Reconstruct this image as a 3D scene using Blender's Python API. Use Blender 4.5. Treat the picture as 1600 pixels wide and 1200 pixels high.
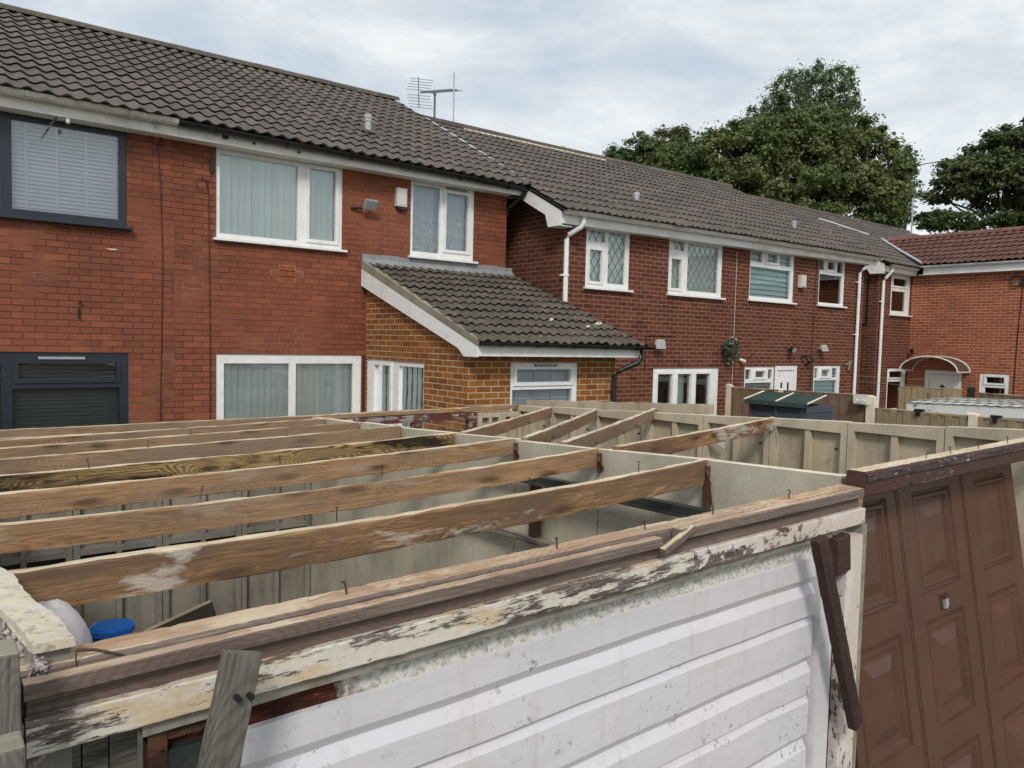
import bpy, math, random
import numpy as np
from mathutils import Matrix, Vector
random.seed(7); RNG = np.random.default_rng(7)
S = bpy.context.scene
for o in list(bpy.data.objects): bpy.data.objects.remove(o)

# ---------------------------------------------------------------- camera
CAMZ = 2.65
R3 = Matrix(((0.789, -0.015, 0.615), (-0.614, -0.058, 0.787), (0.024, -0.998, -0.055)))
cx = R3.col[0].normalized(); cz = R3.col[2]; cz = (cz - cx * cz.dot(cx)).normalized(); cy = cz.cross(cx)
if cy.z > 0: cy = -cy
cam = bpy.data.objects.new('camera', bpy.data.cameras.new('camera'))
S.collection.objects.link(cam); S.camera = cam
cam.matrix_world = Matrix(((cx.x, -cy.x, -cz.x, 0), (cx.y, -cy.y, -cz.y, 0), (cx.z, -cy.z, -cz.z, CAMZ), (0, 0, 0, 1)))
cam.data.sensor_width = 36; cam.data.lens = 36 * 1208 / 1600
cam.data.clip_start = 0.05; cam.data.clip_end = 2000

# ---------------------------------------------------------------- sky + sun
SUN_EL, SUN_AZ = 40, 216      # degrees; azimuth measured clockwise from +Y
W = bpy.data.worlds.new('World'); S.world = W; W.use_nodes = True
nt = W.node_tree; nt.nodes.clear()
out = nt.nodes.new('ShaderNodeOutputWorld'); bg = nt.nodes.new('ShaderNodeBackground')
sky = nt.nodes.new('ShaderNodeTexSky'); sky.sky_type = 'NISHITA'; sky.sun_disc = False
sky.sun_elevation = math.radians(SUN_EL); sky.sun_rotation = math.radians(SUN_AZ)
sky.dust_density = 2.0
tc = nt.nodes.new('ShaderNodeTexCoord')
mp = nt.nodes.new('ShaderNodeMapping'); mp.inputs['Scale'].default_value = (1.6, 1.6, 4.0); mp.inputs['Location'].default_value = (3.1, 1.7, 0.4)
mp.inputs['Rotation'].default_value = (0.12, 0.1, 0.5)
nz = nt.nodes.new('ShaderNodeTexNoise'); nz.inputs['Scale'].default_value = 2.6; nz.inputs['Detail'].default_value = 9; nz.inputs['Roughness'].default_value = 0.58; nz.inputs['Distortion'].default_value = 0.25
cr = nt.nodes.new('ShaderNodeValToRGB')
for i, (p, c) in enumerate([(0.36, 0.0), (0.50, 0.42), (0.64, 1.0)]):
    e = cr.color_ramp.elements[i] if i < 2 else cr.color_ramp.elements.new(p)
    e.position = p; e.color = (c, c, c, 1)
cc = nt.nodes.new('ShaderNodeMixRGB'); cc.inputs[1].default_value = (4.9, 5.6, 6.3, 1); cc.inputs[2].default_value = (7.9, 8.1, 8.05, 1)
nt.links.new(tc.outputs['Generated'], mp.inputs[0]); nt.links.new(mp.outputs[0], nz.inputs['Vector'])
nt.links.new(nz.outputs[0], cr.inputs[0]); nt.links.new(cr.outputs[0], cc.inputs[0])
mx = nt.nodes.new('ShaderNodeMixRGB'); mx.inputs[0].default_value = 0.90
nt.links.new(sky.outputs[0], mx.inputs[1]); nt.links.new(cc.outputs[0], mx.inputs[2])
nt.links.new(mx.outputs[0], bg.inputs[0]); bg.inputs[1].default_value = 0.1
nt.links.new(bg.outputs[0], out.inputs[0])
sl = bpy.data.lights.new('sun', 'SUN'); sl.energy = 1.7; sl.angle = math.radians(12); sl.color = (1.0, 0.95, 0.87)
so = bpy.data.objects.new('sun', sl); S.collection.objects.link(so)
a, e = math.radians(SUN_AZ), math.radians(SUN_EL)
sd = Vector((math.sin(a) * math.cos(e), math.cos(a) * math.cos(e), math.sin(e)))
so.rotation_euler = sd.to_track_quat('Z', 'Y').to_euler()
S.view_settings.view_transform = 'Standard'; S.view_settings.look = 'None'
S.view_settings.exposure = 0.28; S.view_settings.gamma = 1.0; S.view_settings.use_curve_mapping = False

# ---------------------------------------------------------------- object helpers
COL = S.collection
WM = {}
def tag(o, label=None, cat=None, group=None, kind=None):
    for k, v in (('label', label), ('category', cat), ('group', group), ('kind', kind)):
        if v: o[k] = v
    return o
def thing(name, label, cat, loc=(0, 0, 0), group=None, rot=None):
    o = bpy.data.objects.new(name, None); COL.objects.link(o); o.empty_display_size = 0.2
    m = Matrix.Translation(loc)
    if rot is not None: m = m @ rot
    o.matrix_basis = m; WM[o] = m
    return tag(o, label, cat, group)
class MB:
    def __init__(s): s.v = []; s.f = []; s.mi = []
    def quad(s, a, b, c, d, mi=0):
        n = len(s.v); s.v += [a, b, c, d]; s.f.append((n, n + 1, n + 2, n + 3)); s.mi.append(mi)
    def poly(s, pts, mi=0):
        n = len(s.v); s.v += list(pts); s.f.append(tuple(range(n, n + len(pts)))); s.mi.append(mi)
    def box(s, x0, x1, y0, y1, z0, z1, mi=0, T=None, mtop=None):
        p = [(x, y, z) for z in (z0, z1) for y in (y0, y1) for x in (x0, x1)]
        if T: p = [T(*q) for q in p]
        n = len(s.v); s.v += p
        for k, f in enumerate([(0, 2, 3, 1), (4, 5, 7, 6), (0, 1, 5, 4), (1, 3, 7, 5), (3, 2, 6, 7), (2, 0, 4, 6)]):
            s.f.append(tuple(n + i for i in f)); s.mi.append(mtop if (mtop is not None and k == 1) else mi)
    def prism(s, pts, ext, mi=0):   # polygon extruded by vector
        n = len(s.v); m = len(pts); e = Vector(ext)
        s.v += [tuple(p) for p in pts] + [tuple(Vector(p) + e) for p in pts]
        s.f.append(tuple(n + i for i in range(m))[::-1]); s.f.append(tuple(n + m + i for i in range(m)))
        for i in range(m): s.f.append((n + i, n + (i + 1) % m, n + m + (i + 1) % m, n + m + i))
        s.mi += [mi] * (m + 2)
    def tube(s, pts, r, seg=8, mi=0, cap=True, half=False):
        pts = [Vector(p) for p in pts]; rs = r if isinstance(r, (list, tuple)) else [r] * len(pts)
        n0 = len(s.v); up = Vector((0.0123, 0.0321, 1)).normalized()
        for i, p in enumerate(pts):
            t = ((pts[min(i + 1, len(pts) - 1)]) - pts[max(i - 1, 0)]).normalized()
            u = t.cross(up)
            if u.length < 0.1: u = t.cross(Vector((1, 0, 0)))
            u.normalize(); w = u.cross(t)
            for k in range(seg):
                an = (math.pi if half else 2 * math.pi) * k / (seg - 1 if half else seg) + (math.pi if half else 0)
                s.v.append(tuple(p + u * rs[i] * math.cos(an) + w * rs[i] * math.sin(an)))
        for i in range(len(pts) - 1):
            for k in range(seg - (1 if half else 0)):
                a_, b_ = n0 + i * seg + k, n0 + i * seg + (k + 1) % seg
                s.f.append((a_, b_, b_ + seg, a_ + seg)); s.mi.append(mi)
        if cap:
            s.f.append(tuple(n0 + k for k in range(seg))[::-1]); s.mi.append(mi)
            e_ = n0 + (len(pts) - 1) * seg; s.f.append(tuple(e_ + k for k in range(seg))); s.mi.append(mi)
    def build(s, name, mats, parent=None, frame=None, smooth=False, tint=None, bevel=0):
        if not isinstance(mats, (list, tuple)): mats = [mats]
        pw = WM[parent] if parent else Matrix.Identity(4)
        fr = frame if frame is not None else pw
        inv = fr.inverted()
        me = bpy.data.meshes.new(name)
        V = np.array(s.v, dtype=float).reshape(-1, 3)
        I = np.array(inv); V = V @ I[:3, :3].T + I[:3, 3]
        me.from_pydata(V.tolist(), [], s.f)
        for m in mats: me.materials.append(m)
        me.polygons.foreach_set('material_index', s.mi)
        if smooth: me.polygons.foreach_set('use_smooth', [True] * len(s.f))
        if tint is not None:
            at_ = me.attributes.new('tint', 'FLOAT', 'FACE'); at_.data.foreach_set('value', tint)
        me.update()
        o = bpy.data.objects.new(name, me); COL.objects.link(o)
        if parent: o.parent = parent
        o.matrix_basis = pw.inverted() @ fr; WM[o] = fr
        if bevel:
            b = o.modifiers.new('bevel', 'BEVEL'); b.width = bevel; b.segments = 2; b.limit_method = 'ANGLE'
        return o
def frame_along(p0, p1):
    p0, p1 = Vector(p0), Vector(p1); x = (p1 - p0).normalized(); z = Vector((0, 0, 1)); y = z.cross(x)
    if y.length < 0.2: y = Vector((0, 1, 0)).cross(x)
    y.normalize(); z = x.cross(y)
    return Matrix(((x.x, y.x, z.x, p0.x), (x.y, y.y, z.y, p0.y), (x.z, y.z, z.z, p0.z), (0, 0, 0, 1)))
def timber(name, mats, parent, p0, p1, w, h, seg=None, jit=0.0025, sag=0.0, chip=0.0, bow=0.0):
    """rough sawn bar; p0->p1 is the TOP CENTRE line. local x along the length. mats: [face, top]"""
    fr = frame_along(p0, p1); L = (Vector(p1) - Vector(p0)).length
    seg = seg or max(4, int(L / 0.06)); m = MB(); rnd = random.Random(hash((round(p0[0], 3), round(p0[1], 3), name)) & 0xffff)
    c = min(w, h) * 0.09
    prof = [(-w / 2 + c, 0, 1), (w / 2 - c, 0, 1), (w / 2, -c, 0), (w / 2, -h + c, 0), (w / 2 - c, -h, 0), (-w / 2 + c, -h, 0), (-w / 2, -h + c, 0), (-w / 2, -c, 0)]
    drift = [0.0] * 8
    for i in range(seg + 1):
        t = i / seg; x = t * L; dz = -4 * sag * t * (1 - t); dy = 4 * bow * t * (1 - t)
        for k, (y, z, _) in enumerate(prof):
            drift[k] = drift[k] * 0.7 + rnd.uniform(-jit, jit)
            cz_ = -rnd.random() * chip if k in (0, 1, 7, 2) and rnd.random() < 0.35 else 0
            m.v.append((x, y + dy + drift[k], z + dz + drift[k] * 0.8 + cz_))
    for i in range(seg):
        for k in range(8):
            a_ = i * 8 + k; b_ = i * 8 + (k + 1) % 8
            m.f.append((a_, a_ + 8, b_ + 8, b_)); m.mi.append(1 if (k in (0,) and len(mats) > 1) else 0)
    m.f.append(tuple(range(8))); m.mi.append(0); n = seg * 8; m.f.append(tuple(n + k for k in range(8))[::-1]); m.mi.append(0)
    M4 = np.array(fr); V = np.array(m.v) @ M4[:3, :3].T + M4[:3, 3]; m.v = [tuple(q) for q in V]
    return m.build(name, mats, parent, fr)

# ---------------------------------------------------------------- material helpers
class NT:
    def __init__(s, name, rough=0.7, spec=0.3):
        s.m = bpy.data.materials.new(name); s.m.use_nodes = True; s.t = s.m.node_tree
        s.b = s.t.nodes['Principled BSDF']; s.b.inputs['Roughness'].default_value = rough
        s.b.inputs['Specular IOR Level'].default_value = spec
    def n(s, typ, ins=None, **attrs):
        nd = s.t.nodes.new('ShaderNode' + typ)
        for k, v in attrs.items(): setattr(nd, k, v)
        for k, v in (ins or {}).items():
            if isinstance(v, bpy.types.NodeSocket): s.t.links.new(v, nd.inputs[k])
            else: nd.inputs[k].default_value = v
        return nd
    def obj(s): return s.n('TexCoord').outputs['Object']
    def noise(s, vec, scale, detail=4, rough=0.55, dist=0, sc=None, loc=None):
        if sc or loc: vec = s.n('Mapping', {0: vec, 'Scale': sc or (1, 1, 1), 'Location': loc or (0, 0, 0)}).outputs[0]
        return s.n('TexNoise', {'Vector': vec, 'Scale': scale, 'Detail': detail, 'Roughness': rough, 'Distortion': dist}).outputs[0]
    def ramp(s, fac, stops):
        r = s.n('ValToRGB', {0: fac}); els = r.color_ramp.elements
        for i, (p, c) in enumerate(stops):
            el = els[i] if i < 2 else els.new(p)
            el.position = p; el.color = (c, c, c, 1) if isinstance(c, (int, float)) else (*c, 1)
        return r.outputs[0]
    def mix(s, fac, a, b, mode='MIX'):
        def cv(q): return (*q, 1) if isinstance(q, tuple) and len(q) == 3 else q
        return s.n('MixRGB', {0: fac, 1: cv(a), 2: cv(b)}, blend_type=mode).outputs[0]
    def math(s, op, a, b=0.0, clamp=False):
        return s.n('Math', {0: a, 1: b}, operation=op, use_clamp=clamp).outputs[0]
    def color(s, c): s.t.links.new(c, s.b.inputs['Base Color']) if isinstance(c, bpy.types.NodeSocket) else setattr(s.b.inputs['Base Color'], 'default_value', (*c, 1))
    def bump(s, h, strength=0.5, dist=0.01):
        b = s.n('Bump', {'Height': h, 'Strength': strength, 'Distance': dist}); s.t.links.new(b.outputs[0], s.b.inputs['Normal'])
    def rough(s, r): s.t.links.new(r, s.b.inputs['Roughness'])

def brick_mat(name, c1, c2, mortar, msize=0.006, stain=(0.5, 0.3), msmooth=0.1, row=0.075, patch=None, dirt=(0.05, 0.03, 0.02), dirtamt=0.5):
    s = NT(name, 0.85, 0.2); o = s.obj(); sp = s.n('SeparateXYZ', {0: o})
    u = s.math('ADD', sp.outputs[0], sp.outputs[1])
    v = s.n('CombineXYZ', {0: u, 1: sp.outputs[2], 2: 0.0}).outputs[0]
    wob = s.n('TexNoise', {'Vector': v, 'Scale': 6.0, 'Detail': 3}).outputs['Color']
    v2 = s.n('VectorMath', {0: v, 1: s.n('VectorMath', {0: wob, 'Scale': 0.006}, operation='SCALE').outputs[0]}, operation='ADD').outputs[0]
    br = s.n('TexBrick', {'Vector': v2, 'Color1': (*c1, 1), 'Color2': (*c2, 1), 'Mortar': (*mortar, 1), 'Scale': 1.0, 'Mortar Size': msize, 'Mortar Smooth': msmooth, 'Brick Width': 0.225, 'Row Height': row, 'Bias': 0.0})
    big = s.noise(v, 0.7, 5, 0.6); col = br.outputs[0]
    cell = s.n('TexBrick', {'Vector': v2, 'Color1': (0, 0, 0, 1), 'Color2': (1, 1, 1, 1), 'Mortar': (.5, .5, .5, 1), 'Scale': 1.0, 'Mortar Size': 0.0, 'Brick Width': 0.225, 'Row Height': row, 'Bias': 0.0}, offset=0.5).outputs[0]
    col = s.mix(s.math('MULTIPLY', s.ramp(cell, [(0.78, 0.0), (1.0, 1.0)]), 0.28), col, dirt)
    col = s.mix(s.ramp(big, [(0.35, 0.0), (0.75, stain[0])]), col, dirt)
    fine = s.noise(v, 45, 5, 0.7)
    col = s.mix(0.55, col, s.ramp(fine, [(0.3, 0.42), (0.7, 0.72)]), 'OVERLAY')
    drip = s.noise(v, 1.0, 4, 0.6, sc=(5, 0.6, 1))
    col = s.mix(s.math('MULTIPLY', s.ramp(drip, [(0.5, 0.0), (0.8, 1.0)]), stain[1]), col, dirt)
    col = s.mix(s.math('MULTIPLY', s.ramp(cell, [(0.0, 1.0), (0.22, 0.0)]), 0.22), col, tuple(min(1, q * 1.7) for q in c1))
    pm = s.math('MULTIPLY', br.outputs['Fac'], s.ramp(s.noise(v, 0.55, 4, 0.6, loc=(1, 6, 0)), [(0.52, 0.0), (0.6, 0.75)])); col = s.mix(pm, col, (0.33, 0.22, 0.16))
    if patch: col = s.mix(s.math('MULTIPLY', s.ramp(s.noise(v, 0.45, 3, 0.5, loc=(4, 2, 0)), [(0.45, 0.0), (0.6, 1.0)]), 0.4), col, patch)
    eff = s.noise(v, 14, 4, 0.75, loc=(7, 3, 0)); col = s.mix(s.math('MULTIPLY', s.ramp(eff, [(0.66, 0.0), (0.76, 1.0)]), 0.5), col, (0.55, 0.42, 0.34))
    s.color(col)
    h = s.math('SUBTRACT', s.math('MULTIPLY', fine, 0.35), br.outputs['Fac'])
    s.bump(h, 0.8, 0.006); return s.m
def tile_mat(name, a, b, moss, mossamt=0.5, light=(0.3, 0.28, 0.24)):
    s = NT(name, 0.85, 0.25); o = s.obj()
    t = s.n('Attribute', attribute_name='tint').outputs['Fac']
    col = s.mix(t, a, b)
    n1 = s.noise(o, 9, 6, 0.65); col = s.mix(s.math('MULTIPLY', s.ramp(n1, [(0.4, 0.0), (0.62, 1.0)]), 0.65), col, tuple(q * 0.5 for q in a))
    n2 = s.noise(o, 1.3, 5, 0.6); col = s.mix(s.math('MULTIPLY', s.ramp(n2, [(0.42, 0.0), (0.66, 1.0)]), mossamt), col, moss)
    n3 = s.noise(o, 26, 4, 0.7); col = s.mix(s.math('MULTIPLY', s.ramp(n3, [(0.57, 0.0), (0.70, 1.0)]), 0.6), col, light)
    col = s.mix(0.5, col, s.ramp(s.noise(o, 120, 3, 0.7), [(0.3, 0.38), (0.7, 0.62)]), 'OVERLAY')
    s.color(col); s.bump(s.noise(o, 90, 4, 0.7), 0.4, 0.004); return s.m
def plain(name, c, rough=0.5, spec=0.4, var=0.12, dirt=None, dirtamt=0.3, metal=0.0, scale=6, bump=0.1):
    s = NT(name, rough, spec); o = s.obj(); s.b.inputs['Metallic'].default_value = metal
    n1 = s.noise(o, scale, 5, 0.6)
    col = s.mix(s.ramp(n1, [(0.3, 0.0), (0.7, 1.0)]), tuple(q * (1 - var) for q in c), tuple(min(1, q * (1 + var)) for q in c))
    if dirt: col = s.mix(s.math('MULTIPLY', s.ramp(s.noise(o, scale * 2.2, 6, 0.7, loc=(3, 1, 5)), [(0.48, 0.0), (0.75, 1.0)]), dirtamt), col, dirt)
    s.color(col)
    if bump: s.bump(s.noise(o, scale * 12, 4, 0.6), bump, 0.003)
    return s.m
def wood_mat(name, base, dark, pale, grey=None, greyamt=0.0, stain=None, stainamt=0.0, sc=1.0, knots=True, grain=0.6, white=None, whiteamt=0.0):
    """grain along local x"""
    s = NT(name, 0.8, 0.2); o = s.obj()
    rnd = s.n('ObjectInfo').outputs['Random']
    o = s.n('VectorMath', {0: o, 1: s.n('CombineXYZ', {0: s.math('MULTIPLY', rnd, 37.0), 1: s.math('MULTIPLY', rnd, 11.0), 2: s.math('MULTIPLY', rnd, 7.0)}).outputs[0]}, operation='ADD').outputs[0]
    st = s.n('Mapping', {0: o, 'Scale': (0.9 * sc, 6, 7 * sc)}).outputs[0]
    low = s.noise(st, 1.0, 2, 0.5)
    so_ = s.n('SeparateXYZ', {0: o}); kv = s.n('TexVoronoi', {'Vector': s.n('CombineXYZ', {0: s.math('MULTIPLY', so_.outputs[0], 1.7), 1: s.math('MULTIPLY', so_.outputs[2], 6.5)}).outputs[0], 'Scale': 1.0, 'Randomness': 1.0}, voronoi_dimensions='2D').outputs['Distance']
    kn = s.ramp(kv, [(0.05, 1.0), (0.17, 0.0)])
    ph = s.math('ADD', s.math('MULTIPLY', low, 9.0), s.math('MULTIPLY', s.ramp(kv, [(0.0, 1.0), (0.5, 0.0)]), 2.6))
    g = s.math('ADD', s.math('MULTIPLY', s.math('SINE', s.math('MULTIPLY', ph, 21.0)), 0.5), 0.5)
    fib = s.noise(o, 1.0, 6, 0.78, sc=(4, 110, 170))
    col = s.mix(s.math('MULTIPLY', s.ramp(g, [(0.35, 0.0), (1.0, 1.0)]), grain), base, dark)
    col = s.mix(s.math('MULTIPLY', s.ramp(s.noise(st, 0.9, 3, 0.6, loc=(5, 5, 5)), [(0.4, 0.0), (0.7, 1.0)]), 0.6), col, pale)
    col = s.mix(0.6, col, s.ramp(fib, [(0.36, 0.12), (0.64, 0.84)]), 'OVERLAY')
    if knots: col = s.mix(s.math('MULTIPLY', kn, 0.8), col, tuple(q * 0.35 for q in dark))
    if grey: col = s.mix(s.math('MULTIPLY', s.ramp(s.noise(o, 1.0, 5, 0.6, sc=(1.6, 3, 9), loc=(1, 2, 3)), [(0.38, 0.0), (0.62, 1.0)]), greyamt), col, grey)
    if stain: col = s.mix(s.math('MULTIPLY', s.ramp(s.noise(o, 1.0, 5, 0.65, sc=(1.3, 4, 6), loc=(9, 2, 3), dist=1.0), [(0.45, 0.0), (0.56, 1.0)]), stainamt), col, stain)
    if white: col = s.mix(s.math('MULTIPLY', s.ramp(s.noise(o, 1.0, 5, 0.6, sc=(2.2, 5, 11), loc=(2, 8, 1), dist=0.6), [(0.56, 0.0), (0.63, 1.0)]), whiteamt), col, white)
    s.color(col)
    s.bump(s.math('ADD', fib, s.math('MULTIPLY', g, 0.3)), 0.35, 0.004); return s.m
def paint_mat(name, wood, paint, amt=0.5, paint2=None, spots=None, sc=(3, 9, 14), rough=0.6, thresh=0.5, crack=True):
    """old paint flaking off wood; flakes stretched along local x"""
    s = NT(name, rough, 0.35); o = s.obj()
    rnd = s.n('ObjectInfo').outputs['Random']
    o = s.n('VectorMath', {0: o, 1: s.n('CombineXYZ', {0: s.math('MULTIPLY', rnd, 17.0)}).outputs[0]}, operation='ADD').outputs[0]
    fib = s.noise(o, 1.0, 5, 0.7, sc=(6, 60, 110))
    w = s.mix(0.8, s.mix(s.ramp(s.noise(o, 1.0, 3, 0.5, sc=(1.5, 5, 14)), [(0.35, 0.0), (0.65, 1.0)]), wood, tuple(q * 0.45 for q in wood)), s.ramp(fib, [(0.36, 0.1), (0.64, 0.85)]), 'OVERLAY')
    big = s.noise(o, 1.0, 2, 0.5, sc=(0.9, 2, 4), loc=(3, 3, 3)); det = s.noise(o, 1.0, 8, 0.78, sc=sc)
    k = s.math('ADD', s.math('MULTIPLY', det, 0.62), s.math('MULTIPLY', big, 0.38))
    mask = s.ramp(k, [(thresh - 0.012, 0.0), (thresh + 0.012, 1.0)])
    p = paint
    if paint2: p = s.mix(s.ramp(s.noise(o, 1.0, 5, 0.65, sc=(2.2, 5, 7), loc=(8, 1, 1)), [(0.46, 0.0), (0.52, 1.0)]), paint, paint2)
    p = s.mix(0.4, p, s.ramp(s.noise(o, 60, 4, 0.7), [(0.3, 0.4), (0.7, 0.6)]), 'OVERLAY')
    col = s.mix(mask, w, p)
    if spots: col = s.mix(s.ramp(s.noise(o, 17, 3, 0.6, loc=(1, 7, 2)), [(0.68, 0.0), (0.73, 1.0)]), col, spots)
    s.color(col); s.bump(s.math('ADD', s.math('MULTIPLY', mask, 1.0), s.math('MULTIPLY', fib, 0.5)), 0.7, 0.003); return s.m
def conc_mat(name, c, moss=(0.33, 0.29, 0.13), mossamt=0.4, dirt=(0.14, 0.12, 0.1), dirtamt=0.4, pit=0.5):
    s = NT(name, 0.9, 0.15); o = s.obj()
    n1 = s.noise(o, 2.2, 6, 0.65); col = s.mix(s.ramp(n1, [(0.3, 0.0), (0.7, 1.0)]), tuple(q * 0.75 for q in c), tuple(min(1, q * 1.15) for q in c))
    col = s.mix(s.math('MULTIPLY', s.ramp(s.noise(o, 1.1, 6, 0.6, loc=(5, 5, 1)), [(0.45, 0.0), (0.68, 1.0)]), mossamt), col, moss)
    col = s.mix(s.math('MULTIPLY', s.ramp(s.noise(o, 1.0, 6, 0.7, sc=(5, 5, 1.1), loc=(2, 5, 1)), [(0.48, 0.0), (0.75, 1.0)]), dirtamt), col, dirt)
    sp = s.noise(o, 55, 3, 0.8); col = s.mix(s.math('MULTIPLY', s.ramp(sp, [(0.62, 0.0), (0.7, 1.0)]), pit), col, dirt)
    col = s.mix(0.5, col, s.ramp(s.noise(o, 140, 3, 0.7), [(0.3, 0.38), (0.7, 0.62)]), 'OVERLAY')
    s.color(col); s.bump(s.noise(o, 60, 5, 0.75), 0.45, 0.004); return s.m
def glass_mat(name, tint=(0.8, 0.88, 0.88), refl=0.22, rough=0.01):
    s = NT(name); s.t.nodes.remove(s.b)
    o = s.t.nodes['Material Output']
    tr = s.n('BsdfTransparent', {0: (*tint, 1)}); gl = s.n('BsdfGlossy', {0: (0.95, 0.97, 1, 1), 'Roughness': rough})
    wav = s.n('Bump', {'Height': s.noise(s.obj(), 2.5, 2, 0.5), 'Strength': 0.03, 'Distance': 0.04}); s.t.links.new(wav.outputs[0], gl.inputs['Normal'])
    fr = s.n('Fresnel', {'IOR': 1.6}).outputs[0]
    f = s.math('ADD', s.math('MULTIPLY', fr, 0.8), refl - 0.05, True)
    mxs = s.n('MixShader', {0: f, 1: tr.outputs[0], 2: gl.outputs[0]}); s.t.links.new(mxs.outputs[0], o.inputs[0]); return s.m

M = {}
M['brickA'] = brick_mat('brick_painted_red', (0.265, 0.086, 0.046), (0.225, 0.073, 0.041), (0.075, 0.032, 0.023), 0.0055, (0.55, 0.5), dirt=(0.105, 0.042, 0.028), patch=(0.29, 0.085, 0.048))
M['brickExt'] = brick_mat('brick_golden', (0.30, 0.118, 0.030), (0.20, 0.074, 0.022), (0.55, 0.44, 0.30), 0.006, (0.25, 0.2), dirt=(0.12, 0.04, 0.018))
M['brickB'] = brick_mat('brick_dark_red', (0.150, 0.046, 0.029), (0.098, 0.031, 0.021), (0.30, 0.185, 0.12), 0.0066, (0.3, 0.3), dirt=(0.06, 0.018, 0.013))
M['brickG'] = brick_mat('brick_brown', (0.13, 0.045, 0.029), (0.10, 0.035, 0.024), (0.30, 0.18, 0.11), 0.006, (0.4, 0.3), dirt=(0.05, 0.02, 0.015))
M['brickC'] = brick_mat('brick_orange', (0.34, 0.105, 0.052), (0.25, 0.075, 0.040), (0.55, 0.35, 0.225), 0.0068, (0.3, 0.25), dirt=(0.22, 0.06, 0.035))
M['tileA'] = tile_mat('roof_tile_grey_brown', (0.165, 0.135, 0.120), (0.115, 0.096, 0.088), (0.075, 0.070, 0.060), 0.5, (0.29, 0.26, 0.225))
M['tileE'] = tile_mat('roof_tile_mossy', (0.150, 0.125, 0.102), (0.085, 0.072, 0.060), (0.075, 0.066, 0.048), 0.55, (0.36, 0.32, 0.27))
M['tileC'] = tile_mat('roof_tile_red_brown', (0.24, 0.11, 0.085), (0.165, 0.078, 0.062), (0.13, 0.085, 0.07), 0.3, (0.34, 0.2, 0.16))
M['white'] = plain('white_upvc', (0.84, 0.84, 0.83), 0.4, 0.5, 0.05, (0.35, 0.33, 0.28), 0.3, scale=4, bump=0.03)
M['cream'] = plain('old_white_board', (0.80, 0.79, 0.74), 0.55, 0.4, 0.08, (0.3, 0.27, 0.2), 0.45, scale=3, bump=0.05)
M['navy'] = plain('anthracite_frame', (0.022, 0.027, 0.04), 0.35, 0.5, 0.1, scale=4, bump=0.02)
M['black'] = plain('black_plastic', (0.012, 0.012, 0.014), 0.35, 0.5, 0.2, (0.1, 0.09, 0.08), 0.3)
M['gutterwhite'] = plain('weathered_gutter', (0.74, 0.72, 0.66), 0.5, 0.4, 0.1, (0.2, 0.18, 0.14), 0.6, scale=3)
M['glass'] = glass_mat('window_glass', (0.97, 0.99, 0.985), 0.14)
M['glassDark'] = glass_mat('window_glass_dark', (0.55, 0.6, 0.6), 0.15)
M['blind'] = plain('vertical_blind', (0.86, 0.95, 0.90), 0.8, 0.1, 0.06, scale=2, bump=0)
M['slat'] = plain('venetian_blind', (0.62, 0.68, 0.74), 0.6, 0.3, 0.05, scale=2, bump=0)
M['slatdim'] = plain('venetian_blind_dim', (0.40, 0.43, 0.42), 0.6, 0.3, 0.15, scale=2, bump=0)
M['aqua'] = plain('aqua_shutter', (0.72, 0.97, 0.97), 0.6, 0.3, 0.05, scale=2, bump=0)
M['lace'] = plain('lace_net', (0.88, 0.92, 0.92), 0.9, 0.1, 0.05, scale=2, bump=0)
M['room'] = plain('room_dark', (0.10, 0.095, 0.085), 0.9, 0.1, 0.3, scale=1.5)
M['lead'] = plain('lead_flashing', (0.27, 0.28, 0.29), 0.6, 0.4, 0.2, (0.2, 0.2, 0.2), 0.5, scale=5, bump=0.3)
M['leadwhite'] = plain('bright_flashing', (0.55, 0.58, 0.59), 0.5, 0.4, 0.1, (0.3, 0.3, 0.3), 0.4, scale=5)
M['leadcame'] = plain('lead_came', (0.09, 0.095, 0.10), 0.5, 0.4, 0.1, bump=0)
M['mortar'] = conc_mat('verge_mortar', (0.30, 0.28, 0.22), (0.2, 0.17, 0.08), 0.5)
M['conc'] = conc_mat('garage_concrete', (0.50, 0.43, 0.32), (0.36, 0.29, 0.17), 0.5, dirtamt=0.6)
M['concrib'] = conc_mat('garage_concrete_rib', (0.54, 0.465, 0.35), mossamt=0.25, dirtamt=0.3)
M['concparty'] = conc_mat('party_wall_concrete', (0.49, 0.445, 0.355), (0.42, 0.37, 0.24), 0.4, (0.16, 0.15, 0.13), 0.35, 0.75)
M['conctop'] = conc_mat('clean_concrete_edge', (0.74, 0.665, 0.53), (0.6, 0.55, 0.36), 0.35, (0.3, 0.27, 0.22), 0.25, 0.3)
M['concgrey'] = conc_mat('grey_concrete', (0.30, 0.275, 0.235), (0.15, 0.13, 0.10), 0.4, (0.06, 0.055, 0.05), 0.6)
M['floor'] = conc_mat('dusty_floor', (0.24, 0.22, 0.19), (0.15, 0.13, 0.1), 0.4)
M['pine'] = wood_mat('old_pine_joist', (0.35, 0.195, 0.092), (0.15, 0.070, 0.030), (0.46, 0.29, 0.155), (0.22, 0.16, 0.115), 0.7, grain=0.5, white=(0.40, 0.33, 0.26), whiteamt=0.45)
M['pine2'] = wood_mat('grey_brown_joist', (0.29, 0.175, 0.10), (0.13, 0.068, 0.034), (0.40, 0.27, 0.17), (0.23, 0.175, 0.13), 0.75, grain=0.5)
M['pinewhite'] = wood_mat('front_joist', (0.31, 0.165, 0.075), (0.11, 0.050, 0.022), (0.40, 0.25, 0.13), (0.135, 0.088, 0.060), 0.85, grain=0.55, white=(0.54, 0.48, 0.41), whiteamt=0.8)
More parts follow.
